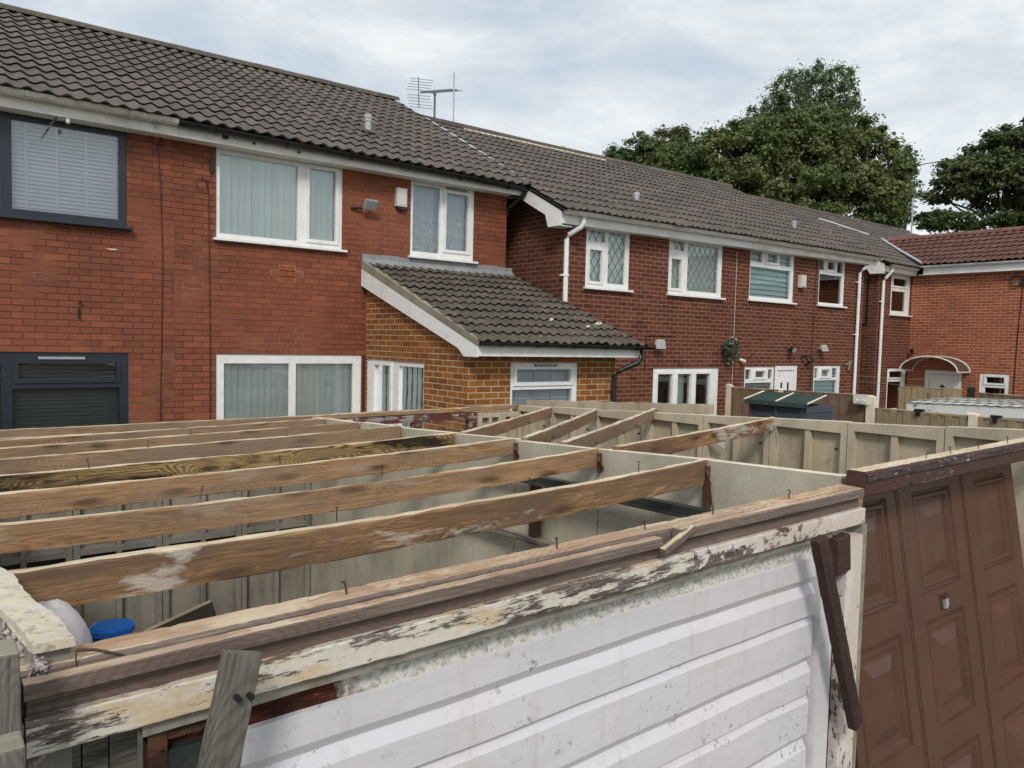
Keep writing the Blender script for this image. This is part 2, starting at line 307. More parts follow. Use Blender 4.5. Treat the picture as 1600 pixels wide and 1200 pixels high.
M['pinedark'] = wood_mat('rot_blackened_joist', (0.34, 0.225, 0.10), (0.05, 0.030, 0.015), (0.38, 0.26, 0.12), None, 0, (0.025, 0.016, 0.01), 0.95, grain=1.0)
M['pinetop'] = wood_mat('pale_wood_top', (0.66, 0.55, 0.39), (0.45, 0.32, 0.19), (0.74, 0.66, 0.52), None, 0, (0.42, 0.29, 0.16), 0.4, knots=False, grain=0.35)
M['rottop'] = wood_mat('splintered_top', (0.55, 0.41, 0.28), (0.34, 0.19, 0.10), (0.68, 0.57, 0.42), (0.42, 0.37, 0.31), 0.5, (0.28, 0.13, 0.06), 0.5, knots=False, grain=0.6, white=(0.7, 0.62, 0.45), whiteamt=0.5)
M['greywood'] = wood_mat('weathered_grey_wood', (0.20, 0.17, 0.145), (0.07, 0.055, 0.047), (0.25, 0.22, 0.19), (0.16, 0.115, 0.10), 0.5, grain=0.5)
M['mauvewood'] = wood_mat('red_stained_grey_wood', (0.20, 0.155, 0.13), (0.075, 0.048, 0.042), (0.25, 0.20, 0.17), (0.125, 0.082, 0.068), 0.6, grain=0.35, knots=False)
M['picket'] = wood_mat('grey_picket', (0.165, 0.15, 0.13), (0.055, 0.048, 0.042), (0.22, 0.205, 0.18), (0.10, 0.092, 0.08), 0.5, grain=0.6)
M['stick'] = wood_mat('dark_stick_and_gap_shade', (0.055, 0.028, 0.024), (0.02, 0.012, 0.01), (0.09, 0.05, 0.042), (0.05, 0.035, 0.03), 0.5, knots=False)
M['fence'] = wood_mat('fence_board', (0.30, 0.225, 0.13), (0.17, 0.115, 0.06), (0.38, 0.30, 0.19), (0.24, 0.20, 0.145), 0.5)
M['fenceb'] = wood_mat('brown_fence_board', (0.20, 0.13, 0.085), (0.12, 0.07, 0.045), (0.26, 0.18, 0.12), (0.17, 0.13, 0.10), 0.4)
M['creampaint'] = paint_mat('flaking_cream_paint', (0.24, 0.18, 0.155), (0.58, 0.46, 0.31), paint2=(0.64, 0.59, 0.52), spots=(0.20, 0.11, 0.07), thresh=0.475, sc=(7, 30, 48))
M['pinkpaint'] = paint_mat('flaking_pinkish_white_paint', (0.20, 0.13, 0.115), (0.66, 0.60, 0.57), paint2=(0.60, 0.52, 0.45), spots=(0.26, 0.13, 0.08), thresh=0.452, sc=(16, 28, 26))
M['brownpaint'] = paint_mat('peeling_brown_paint', (0.30, 0.22, 0.18), (0.075, 0.034, 0.028), thresh=0.40, sc=(6, 16, 26), spots=(0.02, 0.012, 0.012))
M['flake'] = paint_mat('white_flakes_on_brown', (0.10, 0.06, 0.065), (0.62, 0.55, 0.52), thresh=0.555, sc=(22, 30, 60), spots=(0.04, 0.03, 0.03))
M['maroon'] = paint_mat('peeling_maroon_frame', (0.42, 0.36, 0.33), (0.12, 0.035, 0.03), thresh=0.45, sc=(8, 12, 14))
M['trackdark'] = plain('dark_steel_and_slot_shade', (0.025, 0.032, 0.03), 0.45, 0.5, 0.3, (0.1, 0.09, 0.07), 0.4)
M['rust'] = paint_mat('rusty_steel', (0.045, 0.018, 0.012), (0.03, 0.022, 0.02), paint2=(0.09, 0.04, 0.022), thresh=0.52, sc=(9, 20, 20))
M['railgrey'] = plain('grimy_rail', (0.27, 0.25, 0.205), 0.75, 0.3, 0.25, (0.07, 0.06, 0.05), 0.8, scale=6, bump=0.4)
M['nail'] = plain('rusty_nail', (0.12, 0.07, 0.05), 0.6, 0.5, 0.3, metal=0.6)
M['greymetal'] = plain('galvanised', (0.42, 0.44, 0.45), 0.45, 0.5, 0.12, (0.2, 0.18, 0.15), 0.3, metal=0.3)
M['aerial'] = plain('aerial_metal', (0.16, 0.16, 0.17), 0.5, 0.5, 0.1, metal=0.5)
M['shedblue'] = wood_mat('blue_grey_shed_board', (0.065, 0.075, 0.095), (0.035, 0.04, 0.052), (0.09, 0.10, 0.12), None, 0, knots=False, grain=0.3)
M['felt'] = plain('green_mineral_felt', (0.045, 0.070, 0.066), 0.95, 0.1, 0.12, (0.08, 0.1, 0.09), 0.3, scale=5, bump=0.5)
M['blue'] = plain('blue_plastic', (0.01, 0.13, 0.48), 0.4, 0.5, 0.08, scale=4, bump=0)
M['card'] = plain('cardboard', (0.42, 0.30, 0.17), 0.85, 0.1, 0.15, scale=6)
M['darkboard'] = plain('dark_board', (0.055, 0.045, 0.035), 0.6, 0.3, 0.2, (0.1, 0.09, 0.07), 0.4)
M['sack'] = plain('dirty_white_fabric', (0.55, 0.51, 0.50), 0.95, 0.1, 0.12, (0.22, 0.19, 0.17), 0.6, scale=9, bump=0.6)
M['smoke'] = plain('smoked_canopy', (0.10, 0.075, 0.065), 0.4, 0.5, 0.2, scale=6)
def smoke():
    s = NT('smoked_plastic', 0.35, 0.5); s.color((0.16, 0.12, 0.10)); tr = s.n('BsdfTransparent', {0: (0.75, 0.68, 0.62, 1)}); mm = s.n('MixShader', {0: 0.5, 1: tr.outputs[0], 2: s.b.outputs[0]}); s.t.links.new(mm.outputs[0], s.t.nodes['Material Output'].inputs[0]); return s.m
M['smoke'] = smoke()
M['repairmortar'] = plain('pale_repair_mortar', (0.34, 0.21, 0.15), 0.9, 0.1, 0.25, scale=20)
M['repairbrick'] = plain('repair_brick', (0.27, 0.085, 0.042), 0.9, 0.1, 0.2, scale=12)
M['silver'] = plain('whitish_lamp', (0.62, 0.60, 0.56), 0.4, 0.5, 0.1)
M['leaf'] = plain('basket_leaf', (0.04, 0.075, 0.03), 0.7, 0.3, 0.4, scale=30)
M['flower'] = plain('basket_flower', (0.62, 0.64, 0.72), 0.7, 0.3, 0.2, scale=30)
M['curtain'] = plain('pale_curtain', (0.84, 0.90, 0.86), 0.9, 0.1, 0.1, scale=3, bump=0)
M['stoneM'] = plain('pebble', (0.42, 0.36, 0.36), 0.7, 0.3, 0.45, (0.15, 0.12, 0.12), 0.7, scale=40, bump=0.2)
M['paving'] = conc_mat('paving', (0.22, 0.205, 0.18))

# white corrugated door paint (chips, rust freckles, dust)
def door_white():
    s = NT('white_painted_steel', 0.42, 0.5); o = s.obj()
    col = s.mix(s.ramp(s.noise(o, 1.6, 4, 0.6), [(0.3, 0.0), (0.7, 1.0)]), (0.62, 0.62, 0.655), (0.66, 0.615, 0.635))
    col = s.mix(s.math('MULTIPLY', s.ramp(s.noise(o, 1.0, 6, 0.7, sc=(1.5, 1, 9)), [(0.5, 0.0), (0.8, 1.0)]), 0.45), col, (0.52, 0.50, 0.47))
    col = s.mix(s.ramp(s.noise(o, 38, 6, 0.8, loc=(2, 2, 2)), [(0.72, 0.0), (0.74, 1.0)]), col, (0.16, 0.14, 0.14))
    k = s.math('MULTIPLY', s.ramp(s.noise(o, 2.0, 3, 0.5, loc=(1, 4, 4)), [(0.5, 0.0), (0.62, 1.0)]), s.ramp(s.noise(o, 30, 6, 0.8, loc=(7, 2, 9)), [(0.58, 0.0), (0.61, 1.0)]))
    col = s.mix(k, col, (0.20, 0.17, 0.19))
    col = s.mix(s.math('MULTIPLY', s.ramp(s.noise(o, 1.0, 5, 0.7, sc=(22, 22, 1.6), loc=(3, 1, 0)), [(0.54, 0.0), (0.7, 1.0)]), 0.35), col, (0.46, 0.41, 0.36))
    s.color(col); s.bump(s.noise(o, 1.0, 5, 0.6, sc=(5, 5, 7)), 0.3, 0.02); return s.m
M['doorwhite'] = door_white()
def lip_mat():
    s = NT('chalky_rusty_door_edge', 0.85, 0.2); o = s.obj()
    base = s.mix(s.ramp(s.noise(o, 60, 5, 0.8), [(0.38, 0.0), (0.54, 1.0)]), (0.30, 0.28, 0.24), (0.66, 0.645, 0.60))
    x = s.n('SeparateXYZ', {0: o}).outputs[0]
    left = s.ramp(s.math('ADD', x, s.math('MULTIPLY', s.noise(o, 9, 6, 0.7), 0.4)), [(0.95, 1.0), (1.05, 0.0)])
    rust = s.ramp(s.noise(o, 1, 6, 0.75, sc=(16, 16, 60)), [(0.46, (0.035, 0.012, 0.010)), (0.62, (0.10, 0.03, 0.015)), (0.72, (0.50, 0.19, 0.05))])
    s.color(s.mix(left, base, rust)); s.bump(s.noise(o, 70, 6, 0.8), 0.8, 0.004); return s.m
M['lip'] = lip_mat()
def brown_door():
    s = NT('brown_painted_door', 0.42, 0.4); o = s.obj()
    col = s.mix(s.ramp(s.noise(o, 2.0, 5, 0.65), [(0.3, 0.0), (0.7, 1.0)]), (0.080, 0.035, 0.021), (0.112, 0.051, 0.030))
    col = s.mix(s.math('MULTIPLY', s.ramp(s.noise(o, 1, 6, 0.7, sc=(9, 9, 1.5)), [(0.5, 0.0), (0.8, 1.0)]), 0.4), col, (0.12, 0.075, 0.052))
    col = s.mix(s.math('MULTIPLY', s.ramp(s.noise(o, 4.0, 6, 0.8, loc=(9, 9, 1)), [(0.62, 0.0), (0.7, 1.0)]), 0.3), col, (0.22, 0.16, 0.13))
    s.color(col); s.rough(s.ramp(s.noise(o, 8, 4, 0.6), [(0.3, 0.30), (0.7, 0.5)])); s.bump(s.noise(o, 1, 4, 0.6, sc=(60, 60, 6)), 0.12, 0.003); return s.m
M['doorbrown'] = brown_door()
def grass_mat():
    s = NT('grass', 0.95, 0.1); o = s.obj()
    s.color(s.mix(s.ramp(s.noise(o, 0.6, 6, 0.7), [(0.35, 0.0), (0.65, 1.0)]), (0.045, 0.07, 0.025), (0.10, 0.10, 0.05))); s.bump(s.noise(o, 30, 5, 0.8), 0.8, 0.03); return s.m
M['grass'] = grass_mat()
def leaf_mat(name, a, b, c):
    s = NT(name, 0.6, 0.25); o = s.obj()
    t = s.n('Attribute', attribute_name='tint').outputs['Fac']
    col = s.mix(t, a, b); col = s.mix(s.math('MULTIPLY', s.ramp(s.noise(o, 0.28, 3, 0.6), [(0.45, 0.0), (0.62, 1.0)]), 0.6), col, c)
    s.color(col)
    tl = s.n('BsdfTranslucent', {0: col}); mxx = s.n('MixShader', {0: 0.30, 1: s.b.outputs[0], 2: tl.outputs[0]})
    s.t.links.new(mxx.outputs[0], s.t.nodes['Material Output'].inputs[0]); return s.m
M['leafA'] = leaf_mat('maple_leaf', (0.085, 0.130, 0.045), (0.175, 0.215, 0.075), (0.23, 0.225, 0.09))
M['leafP'] = leaf_mat('poplar_leaf', (0.13, 0.19, 0.10), (0.23, 0.29, 0.165), (0.20, 0.245, 0.13))
M['leafR'] = leaf_mat('sycamore_leaf', (0.065, 0.108, 0.042), (0.13, 0.17, 0.065), (0.19, 0.18, 0.08))
M['bark'] = plain('bark', (0.09, 0.075, 0.06), 0.9, 0.1, 0.3, scale=8, bump=0.6)

# ---------------------------------------------------------------- ground
g = MB(); g.quad((-400, -400, -0.02), (600, -400, -0.02), (600, 600, -0.02), (-400, 600, -0.02)); tag(g.build('ground', M['grass']), kind='structure')
g = MB(); g.quad((-12, -14, -0.012), (40, -14, -0.012), (40, 1.5, -0.012), (-12, 1.5, -0.012)); tag(g.build('road', M['paving']), kind='structure')
g = MB(); g.quad((-6, 7.3, -0.008), (21.4, 7.3, -0.008), (21.4, 10.3, -0.008), (-6, 10.3, -0.008)); tag(g.build('path', M['paving']), kind='structure')

# ---------------------------------------------------------------- plane mapping helpers
def TY(Y): return lambda u, d, z: (u, Y - d, z)          # wall facing -Y, d = outward
def TX(X): return lambda u, d, z: (X - d, u, z)          # wall facing -X
def holed(m, T, u0, u1, z0, z1, holes, d0, d1, mi=0, edge=True, mir=None):
    """slab from d0 (back) to d1 (front) with rectangular through-holes"""
    us = sorted({u0, u1, *[h[0] for h in holes], *[h[1] for h in holes]}); zs = sorted({z0, z1, *[h[2] for h in holes], *[h[3] for h in holes]})
    us = [u for u in us if u0 <= u <= u1]; zs = [z for z in zs if z0 <= z <= z1]
    for i in range(len(us) - 1):
        for j in range(len(zs) - 1):
            cu, cz_ = (us[i] + us[i + 1]) / 2, (zs[j] + zs[j + 1]) / 2
            if any(h[0] < cu < h[1] and h[2] < cz_ < h[3] for h in holes): continue
            a_, b_, c_, d_ = us[i], us[i + 1], zs[j], zs[j + 1]
            m.quad(T(a_, d1, c_), T(b_, d1, c_), T(b_, d1, d_), T(a_, d1, d_), mi)
            m.quad(T(a_, d0, c_), T(a_, d0, d_), T(b_, d0, d_), T(b_, d0, c_), mi)
    mr = mi if mir is None else mir
    def ring(a_, b_, c_, d_, flip):
        for q in [((a_, c_), (b_, c_)), ((b_, c_), (b_, d_)), ((b_, d_), (a_, d_)), ((a_, d_), (a_, c_))]:
            (p, r), (s_, t) = q
            m.quad(T(p, d0, r), T(s_, d0, t), T(s_, d1, t), T(p, d1, r), mr)
    for h in holes: ring(*h, True)
    if edge: ring(u0, u1, z0, z1, False)

def clip_diag(u0, u1, z0, z1, c, sgn, k):
    """segment of z = sgn*k*u + c inside the rect"""
    pts = []
    for u in (u0, u1):
        z = sgn * k * u + c
        if z0 <= z <= z1: pts.append((u, z))
    for z in (z0, z1):
        u = (z - c) / (sgn * k)
        if u0 < u < u1: pts.append((u, z))
    return pts[:2] if len(pts) >= 2 else None

def window(parent, T, u0, u1, z0, z1, panes, frame='white', sill=True, cover=None, glass='glass', vent=None, lattice=False, sill_out=0.07, label=None, name='window', rec=0.03, sillmat=None, openers=(), covz=None):
    """panes: list (u0,u1,z0,z1). openers: indices whose sash stands proud"""
    fr = MB(); holed(fr, T, u0, u1, z0, z1, panes, -rec - 0.06, -rec + 0.012)
    if sill: fr.box(u0 - 0.04, u1 + 0.05, -rec - 0.05, sill_out, z0 - 0.035, z0 - 0.002, 0, T)
    w = fr.build(name, M[frame], parent, bevel=0.004)
    if label: w['label'] = label
    for i in openers:
        a_, b_, c_, d_ = panes[i]; sb = MB(); q = 0.042
        holed(sb, T, a_ - q, b_ + q, c_ - q, d_ + q, [(a_ + 0.004, b_ - 0.004, c_ + 0.004, d_ - 0.004)], -rec - 0.02, -rec + 0.03)
        sb.build('sash', M[frame], w, bevel=0.004)
    gl = MB()
    for a_, b_, c_, d_ in panes: gl.quad(T(a_ - .01, -rec - 0.02, c_ - .01), T(b_ + .01, -rec - 0.02, c_ - .01), T(b_ + .01, -rec - 0.02, d_ + .01), T(a_ - .01, -rec - 0.02, d_ + .01))
    gl.build('pane', M[glass], w)
    bz0, bz1 = (covz or (z0 + 0.03, z1 - 0.03))
    if cover in ('vertical', 'curtain'):
        b = MB(); st = 0.089 if cover == 'vertical' else 0.06; u = u0 + 0.04; k = 0
        while u < u1 - 0.03:
            e_ = min(u + st * (0.93 if cover == 'vertical' else 1.0), u1 - 0.02); dd = (0.004 + 0.022 * random.random()) if cover == 'vertical' else (0.0 if k % 2 else 0.014)
            de = (-0.01) if cover == 'vertical' else (0.014 - dd)
            b.quad(T(u, -0.10 - dd, bz0), T(e_, -0.10 - de, bz0), T(e_, -0.10 - de, bz1), T(u, -0.10 - dd, bz1)); u += st; k += 1
        b.build('blind' if cover == 'vertical' else 'curtain', M['blind' if cover == 'vertical' else 'curtain'], w)
    elif cover in ('slat', 'slatdim', 'aqua'):
        b = MB(); st = 0.045 if cover != 'aqua' else 0.10; z = bz0
        while z < bz1:
            b.quad(T(u0 + .03, -0.095, z), T(u1 - .03, -0.095, z), T(u1 - .03, -0.095 - st * 0.35, z + st * 0.97), T(u0 + .03, -0.095 - st * 0.35, z + st * 0.97)); z += st
        if cover == 'slat':
            uu = u0 + 0.16
            while uu < u1: b.box(uu - .013, uu + .013, -0.094, -0.091, bz0, bz1, 0, T); uu += 0.3
        b.build('blind', M[cover], w)
    elif cover == 'lace':
        b = MB(); u = u0 + 0.05; k = 0
        while u < u1 - 0.02:
            dd = 0.02 * math.sin(k * 1.9); d2 = 0.02 * math.sin((k + 1) * 1.9)
            b.quad(T(u, -0.17 - dd, bz0), T(min(u + .035, u1), -0.17 - d2, bz0), T(min(u + .035, u1), -0.17 - d2, bz1), T(u, -0.17 - dd, bz1)); u += 0.035; k += 1
        for _ in range(60):
            cu = random.uniform(u0 + .08, u1 - .08); cz_ = random.uniform(z0 + .12, z0 + .12 + (z1 - z0) * 0.5)
            r = random.uniform(.022, .034); b.tube([T(cu + r * math.cos(t), -0.125, cz_ + r * math.sin(t)) for t in np.linspace(0, 6.28, 9)], 0.006, 4, 1, False)
        b.build('net_curtain', [M['slat'], M['lace']], w)
    if lattice:
        b = MB(); k = 1.45; stp = 0.155 * k
        for a_, b_, c_, d_ in panes:
            for sg in (1, -1):
                c0 = c_ - sg * k * (a_ if sg > 0 else b_) - 4 * stp
                for i in range(60):
                    s_ = clip_diag(a_, b_, c_, d_, c0 + i * stp - (0 if sg > 0 else 2 * k * b_ - 2 * k * b_) - (stp * 8), sg, k)
                    if s_:
                        (p, q), (r, t) = s_; L = math.hypot(r - p, t - q)
                        if L < 0.01: continue
                        nx, nz_ = -(t - q) / L * 0.006, (r - p) / L * 0.006
                        b.quad(T(p - nx, -rec - 0.014, q - nz_), T(r - nx, -rec - 0.014, t - nz_), T(r + nx, -rec - 0.014, t + nz_), T(p + nx, -rec - 0.014, q + nz_))
        b.build('lead_lattice', M['leadcame'], w)
    if vent:
        b = MB(); b.box(vent[0], vent[1], -rec + 0.02, -rec + 0.045, vent[2] - 0.014, vent[2] + 0.014, 0, T); b.build('trickle_vent', M['lead' if frame == 'white' else 'greymetal'], w)
    return w

def roof_slope(name, parent, A, B, C, D, n, mat, period=0.187, hgt=0.033, lip=0.030, jit=0.003, seed=1, smooth=False):
    """A,B eave left/right; C,D ridge left/right (C above A). tiles as real geometry"""
    A, B, C, D = map(Vector, (A, B, C, D)); rnd = random.Random(seed)
    nrm = (B - A).cross(C - A).normalized()
    if nrm.z < 0: nrm = -nrm
    wd = (B - A).length; npd = int(round(wd / period)); sm = [0, .14, .26, .36, .45, .55, .64, .74, .86]
    def prof(t): return hgt * (0.5 - 0.5 * math.cos(2 * math.pi * t)) ** 1.25
    us = []; hs = []; tile = []
    for p in range(npd):
        for s_ in sm: us.append((p + s_) / npd); hs.append(prof(s_)); tile.append(p // 2)
    us.append(1.0); hs.append(0.0); tile.append((npd - 1) // 2)
    m = MB(); tint = []; nu = len(us)
    P = lambda u, v: A.lerp(B, u).lerp(C.lerp(D, u), v)
    for j in range(n):
        v0, v1 = j / n - (0.012 if j else 0.02), (j + 1) / n + 0.012
        tj = [rnd.uniform(-jit, jit) for _ in range(tile[-1] + 2)]; tt = [rnd.random() for _ in range(tile[-1] + 2)]; tv = [(rnd.uniform(-0.05, 0.05) if rnd.random() > .04 else rnd.uniform(-.2, .1)) / n for _ in range(tile[-1] + 2)]
        b = len(m.v)
        for i in range(nu):
            h = hs[i]; k = tile[i]; z0 = lip + tj[k]
            pa = P(us[i], v0 + tv[k] + 0.16 / n) + nrm * (z0 - 0.036 + h * 0.9); pb = P(us[i], v0 + tv[k]) + nrm * (z0 + h); pc = P(us[i], v1) + nrm * (h + tj[k] * 0.3)
            m.v += [tuple(pa), tuple(pb), tuple(pc)]
        for i in range(nu - 1):
            q = b + i * 3
            m.f.append((q, q + 3, q + 4, q + 1)); m.mi.append(0); tint.append(0.1)
            m.f.append((q + 1, q + 4, q + 5, q + 2)); m.mi.append(0); tint.append(tt[tile[i]])
    nn = nrm * 0.03
    m.quad(tuple(A - nn), tuple(C - nn), tuple(D - nn), tuple(B - nn)); tint.append(0.2)
    return m.build(name, mat, parent, tint=tint, smooth=smooth)
def ridge_tiles(parent, a_, b_, mat, r=0.11, L=0.45, mortar=True):
    a_, b_ = Vector(a_), Vector(b_); n = int((b_ - a_).length / L); d = (b_ - a_) / n; m = MB(); tint = []
    for i in range(n):
        p = a_ + d * i; dz = Vector((0, 0, random.uniform(-.004, .004))); f0 = len(m.f)
        m.tube([p + dz, p + d * 1.02 + dz], r + random.uniform(-.004, .004), 9, half=True, cap=False); tint += [random.random()] * (len(m.f) - f0)
    # half tubes are built on the lower half by default -> flip vertically about axis
    ax = a_; 
    V = []
    for k, v in enumerate(m.v):
        t = ((Vector(v) - a_).dot(b_ - a_)) / (b_ - a_).length_squared; c_ = a_.lerp(b_, t); V.append((v[0], v[1], c_.z + abs(v[2] - c_.z) - 0.03))
    m.v = V
    return m.build('ridge_tiles', mat, parent, tint=tint, smooth=True)

def gutter(parent, p0, p1, mat, r=0.055, n=4, name='gutter'):
    m = MB(); m.tube([p0, p1], r, 9, half=True, cap=True); p0, p1 = Vector(p0), Vector(p1)
    m.tube([p0, p1], r * 0.93, 9, half=True, cap=False)
    for i in range(n):
        c_ = p0.lerp(p1, (i + 0.5) / n); d = (p1 - p0).normalized() * 0.02; m.tube([c_ - d, c_ + d], r * 1.14, 9, half=True)
    return m.build(name, mat, parent)
def pipe(parent, pts, mat, r=0.034, clips=(), name='downpipe'):
    m = MB(); m.tube(pts, r, 10)
    for c_ in clips:
        m.tube([(c_[0], c_[1], c_[2] - .015), (c_[0], c_[1], c_[2] + .015)], r * 1.35, 10); m.box(c_[0] - r * 2, c_[0] + r * 2, c_[1], c_[1] + 0.05, c_[2] - .012, c_[2] + .012)
    return m.build(name, mat, parent, smooth=False)
def cable(parent, pts, r=0.005, mat='black'):
    m = MB(); m.tube(pts, r, 5); return m.build('cable', M[mat], parent)
def loop_pts(c_, r, axis='y', n=18, turns=1.0, sq=1.0):
    return [(c_[0] + r * math.cos(t), c_[1] - 0.002 * i, c_[2] + sq * r * math.sin(t)) for i, t in enumerate(np.linspace(-1.2, -1.2 + 6.28 * turns, n))]
def flue(parent, x, y, z, h=0.27, r=0.062):
    m = MB(); m.tube([(x, y, z - 0.1), (x, y, z + h * 0.6)], r * 0.86, 12); m.tube([(x, y, z + h * 0.6), (x, y, z + h)], r, 12)
    m.tube([(x, y, z + h * 0.78), (x, y, z + h * 0.84)], r * 1.12, 12)
    f = m.build('flue', M['greymetal'], parent, smooth=False)
    b = MB(); b.prism([(x - 0.12, y - 0.13, z - 0.025), (x + 0.14, y - 0.13, z - 0.025), (x + 0.12, y + 0.08, z + 0.09), (x - 0.12, y + 0.08, z + 0.09)], (0, 0.0, 0.012)); b.build('flashing', M['tileE'], f)

def house_shell(parent, x0, x1, Y, depth, zt0, holes, mat, ridge_z, zt1=None, gable_left=True, gable_right=True, left_mat=None, ridge_y=None):
    """front wall with openings, sides with gables, rear wall, ceilings"""
    m = MB(); zt1 = zt1 or zt0; zt = min(zt0, zt1); T = TY(Y)
    holed(m, T, x0, x1, 0, zt, holes, -0.1, 0, edge=False)
    if abs(zt1 - zt0) > 0.001: m.poly([(x0, Y, zt), (x1, Y, zt), (x1, Y, zt1), (x0, Y, zt0)])
    yr = ridge_y or (Y + depth / 2); yb = 2 * yr - Y; lm = 1 if left_mat else 0
    m.poly([(x0, Y, 0), (x0, Y, zt0), (x0, yr, ridge_z), (x0, yb, zt0), (x0, yb, 0)], lm)
    m.poly([(x1, Y, 0), (x1, yb, 0), (x1, yb, zt1), (x1, yr, ridge_z), (x1, Y, zt1)])
    m.quad((x0, yb, 0), (x0, yb, zt), (x1, yb, zt), (x1, yb, 0))
    w = m.build('wall', [mat] + ([left_mat] if left_mat else []), parent)
    r = MB(); e_ = 0.01
    for z in (zt - 0.02, 2.55): r.quad((x0 + e_, Y + 0.11, z), (x1 - e_, Y + 0.11, z), (x1 - e_, Y + 3.2, z), (x0 + e_, Y + 3.2, z))
    r.quad((x0 + e_, Y + 3.2, 0), (x1 - e_, Y + 3.2, 0), (x1 - e_, Y + 3.2, zt), (x0 + e_, Y + 3.2, zt)); r.build('interior', M['room'], parent)
    return w

# ================================================================ HOUSE 1 LEFT (anthracite windows)
FY = 10.217; T1 = TY(FY)
hA = thing('terraced_house', 'red brick end of the near terrace with dark anthracite window frames and grubby white gutter', 'house', (0, FY, 0), 'brick houses of the terraces')
uw = (-0.6, 2.075, 3.9, 5.06); lw = (-0.6, 2.087, 1.0, 2.40)
house_shell(hA, -4.5, 2.612, FY, 8.2, 5.08, [uw, lw], M['brickA'], 7.25, ridge_y=14.3)
window(hA, T1, *uw, [(-0.5, 0.81, 3.99, 4.96), (0.92, 1.995, 3.985, 4.965)], 'navy', True, 'slat', 'glass', label='dark framed upstairs window with venetian blind', sill_out=0.1)
window(hA, T1, *lw, [(-0.5, 0.80, 1.1, 2.27), (0.955, 1.96, 2.09, 2.275), (0.90, 1.99, 1.1, 1.985)], 'navy', False, 'slatdim', 'glassDark', vent=(1.15, 1.62, 2.335), label='dark framed ground floor window with top light', openers=(1,))
f = MB(); f.box(-4.6, 2.60, 9.99, 10.02, 5.02, 5.20); f.box(-4.6, 2.60, 10.02, FY - 0.002, 5.02, 5.035); f.build('fascia', M['cream'], hA)
gutter(hA, (-4.6, 9.91, 5.195), (2.57, 9.91, 5.195), M['gutterwhite'], 0.066, 7)
roof_slope('roof', hA, (-4.6, 9.89, 5.215), (2.60, 9.89, 5.215), (-4.6, 14.3, 7.47), (2.60, 14.3, 7.47), 14, M['tileA'], seed=3)
rb = MB(); rb.quad((-4.6, 14.3, 7.45), (2.6, 14.3, 7.45), (2.6, 18.7, 5.2), (-4.6, 18.7, 5.2)); rb.build('rear_roof', M['tileA'], hA)
ridge_tiles(hA, (-4.6, 14.3, 7.50), (2.6, 14.3, 7.50), M['tileE'])
cable(hA, [(2.42, FY - .012, 4.95), (2.45, FY - .012, 4.4), (2.475, FY - .012, 3.5), (2.46, FY - .012, 2.6), (2.44, FY - .012, 1.2), (2.44, FY - .012, 0)])
cable(hA, loop_pts((2.40, FY - .03, 4.97), 0.085, sq=0.7) + [(2.45, FY - .02, 5.02)], 0.005)
b = MB(); b.prism([(2.30, 9.985, 5.13), (2.40, 9.985, 5.13), (2.35, 9.985, 5.06)], (0, -0.015, 0)); b.build('bracket_plate', M['greymetal'], hA)
b = MB(); b.tube([(1.32, 9.97, 5.0), (1.30, 9.95, 4.965), (1.24, 9.93, 4.86)], [0.012, 0.012, 0.006], 6); b.build('cable_end', M['black'], hA)
b = MB(); b.tube([(1.43, 9.98, 5.0), (1.43, 9.96, 4.95)], 0.02, 8); b.build('small_lamp', M['silver'], hA)
b = MB(); b.tube([(1.56, FY - .02, 3.05 + .04 * k - 0.25) for k in range(4)], 0.012, 5); b.tube([(1.56, FY - .03, 2.96), (1.585, FY - .04, 3.0)], 0.01, 5); b.build('wall_hook', M['black'], hA)
b = MB()
b.prism([(1.84, FY - .004, 3.63), (1.90, FY - .004, 3.618), (1.97, FY - .004, 3.622), (2.0, FY - .004, 3.605), (1.95, FY - .004, 3.635), (1.90, FY - .004, 3.632)], (0, .004, 0))
b.build('plaster_smear', M['cream'], hA)

# ================================================================ HOUSE 1 RIGHT (white windows, with extension)
hB = thing('terraced_house', 'red brick house with white windows, black gutter and a golden brick lean-to extension', 'house', (5.2, FY, 0), 'brick houses of the terraces')
w1 = (3.115, 4.86, 3.885, 5.05); w2 = (5.965, 7.13, 3.905, 5.05); w3 = (3.121, 5.19, 0.55, 2.40)
house_shell(hB, 2.614, 7.776, FY, 8.2, 5.08, [w1, w2, w3], M['brickA'], 7.25, ridge_y=14.3)
window(hB, T1, *w1, [(3.165, 4.205, 3.95, 4.96), (4.365, 4.765, 3.99, 4.965)], cover='vertical', openers=(1,), label='white upstairs window with vertical blinds')
window(hB, T1, *w2, [(6.015, 6.49, 3.98, 4.975), (6.60, 7.02, 4.05, 4.93)], cover='lace', openers=(1,), vent=(6.6, 6.98, 4.99), label='white upstairs window with lace curtains')
window(hB, T1, *w3, [(3.225, 4.105, 0.62, 2.275), (4.20, 5.06, 0.62, 2.275)], cover='vertical', sill=False, name='patio_door', label='white sliding patio door with vertical blinds')
f = MB(); f.box(2.602, 7.92, 9.99, 10.02, 5.02, 5.175); f.box(2.602, 7.92, 10.02, FY - 0.002, 5.02, 5.035); f.box(7.777, 7.93, 10.02, 10.30, 5.02, 5.20); f.build('fascia', M['cream'], hB)
f = MB(); f.prism([(7.935, 10.0, 5.0), (7.935, 10.0, 5.20), (7.935, 14.3, 7.40), (7.935, 14.3, 7.22), (7.935, 10.35, 5.02)], (-0.025, 0, 0)); f.build('bargeboard', M['cream'], hB)
gutter(hB, (2.575, 9.92, 5.19), (8.02, 9.92, 5.145), M['black'], 0.066, 6)
pipe(hB, [(7.93, 9.93, 5.13), (7.93, 9.95, 5.05), (7.80, 10.18, 4.83), (7.82, 10.28, 4.7)], M['black'], 0.036)
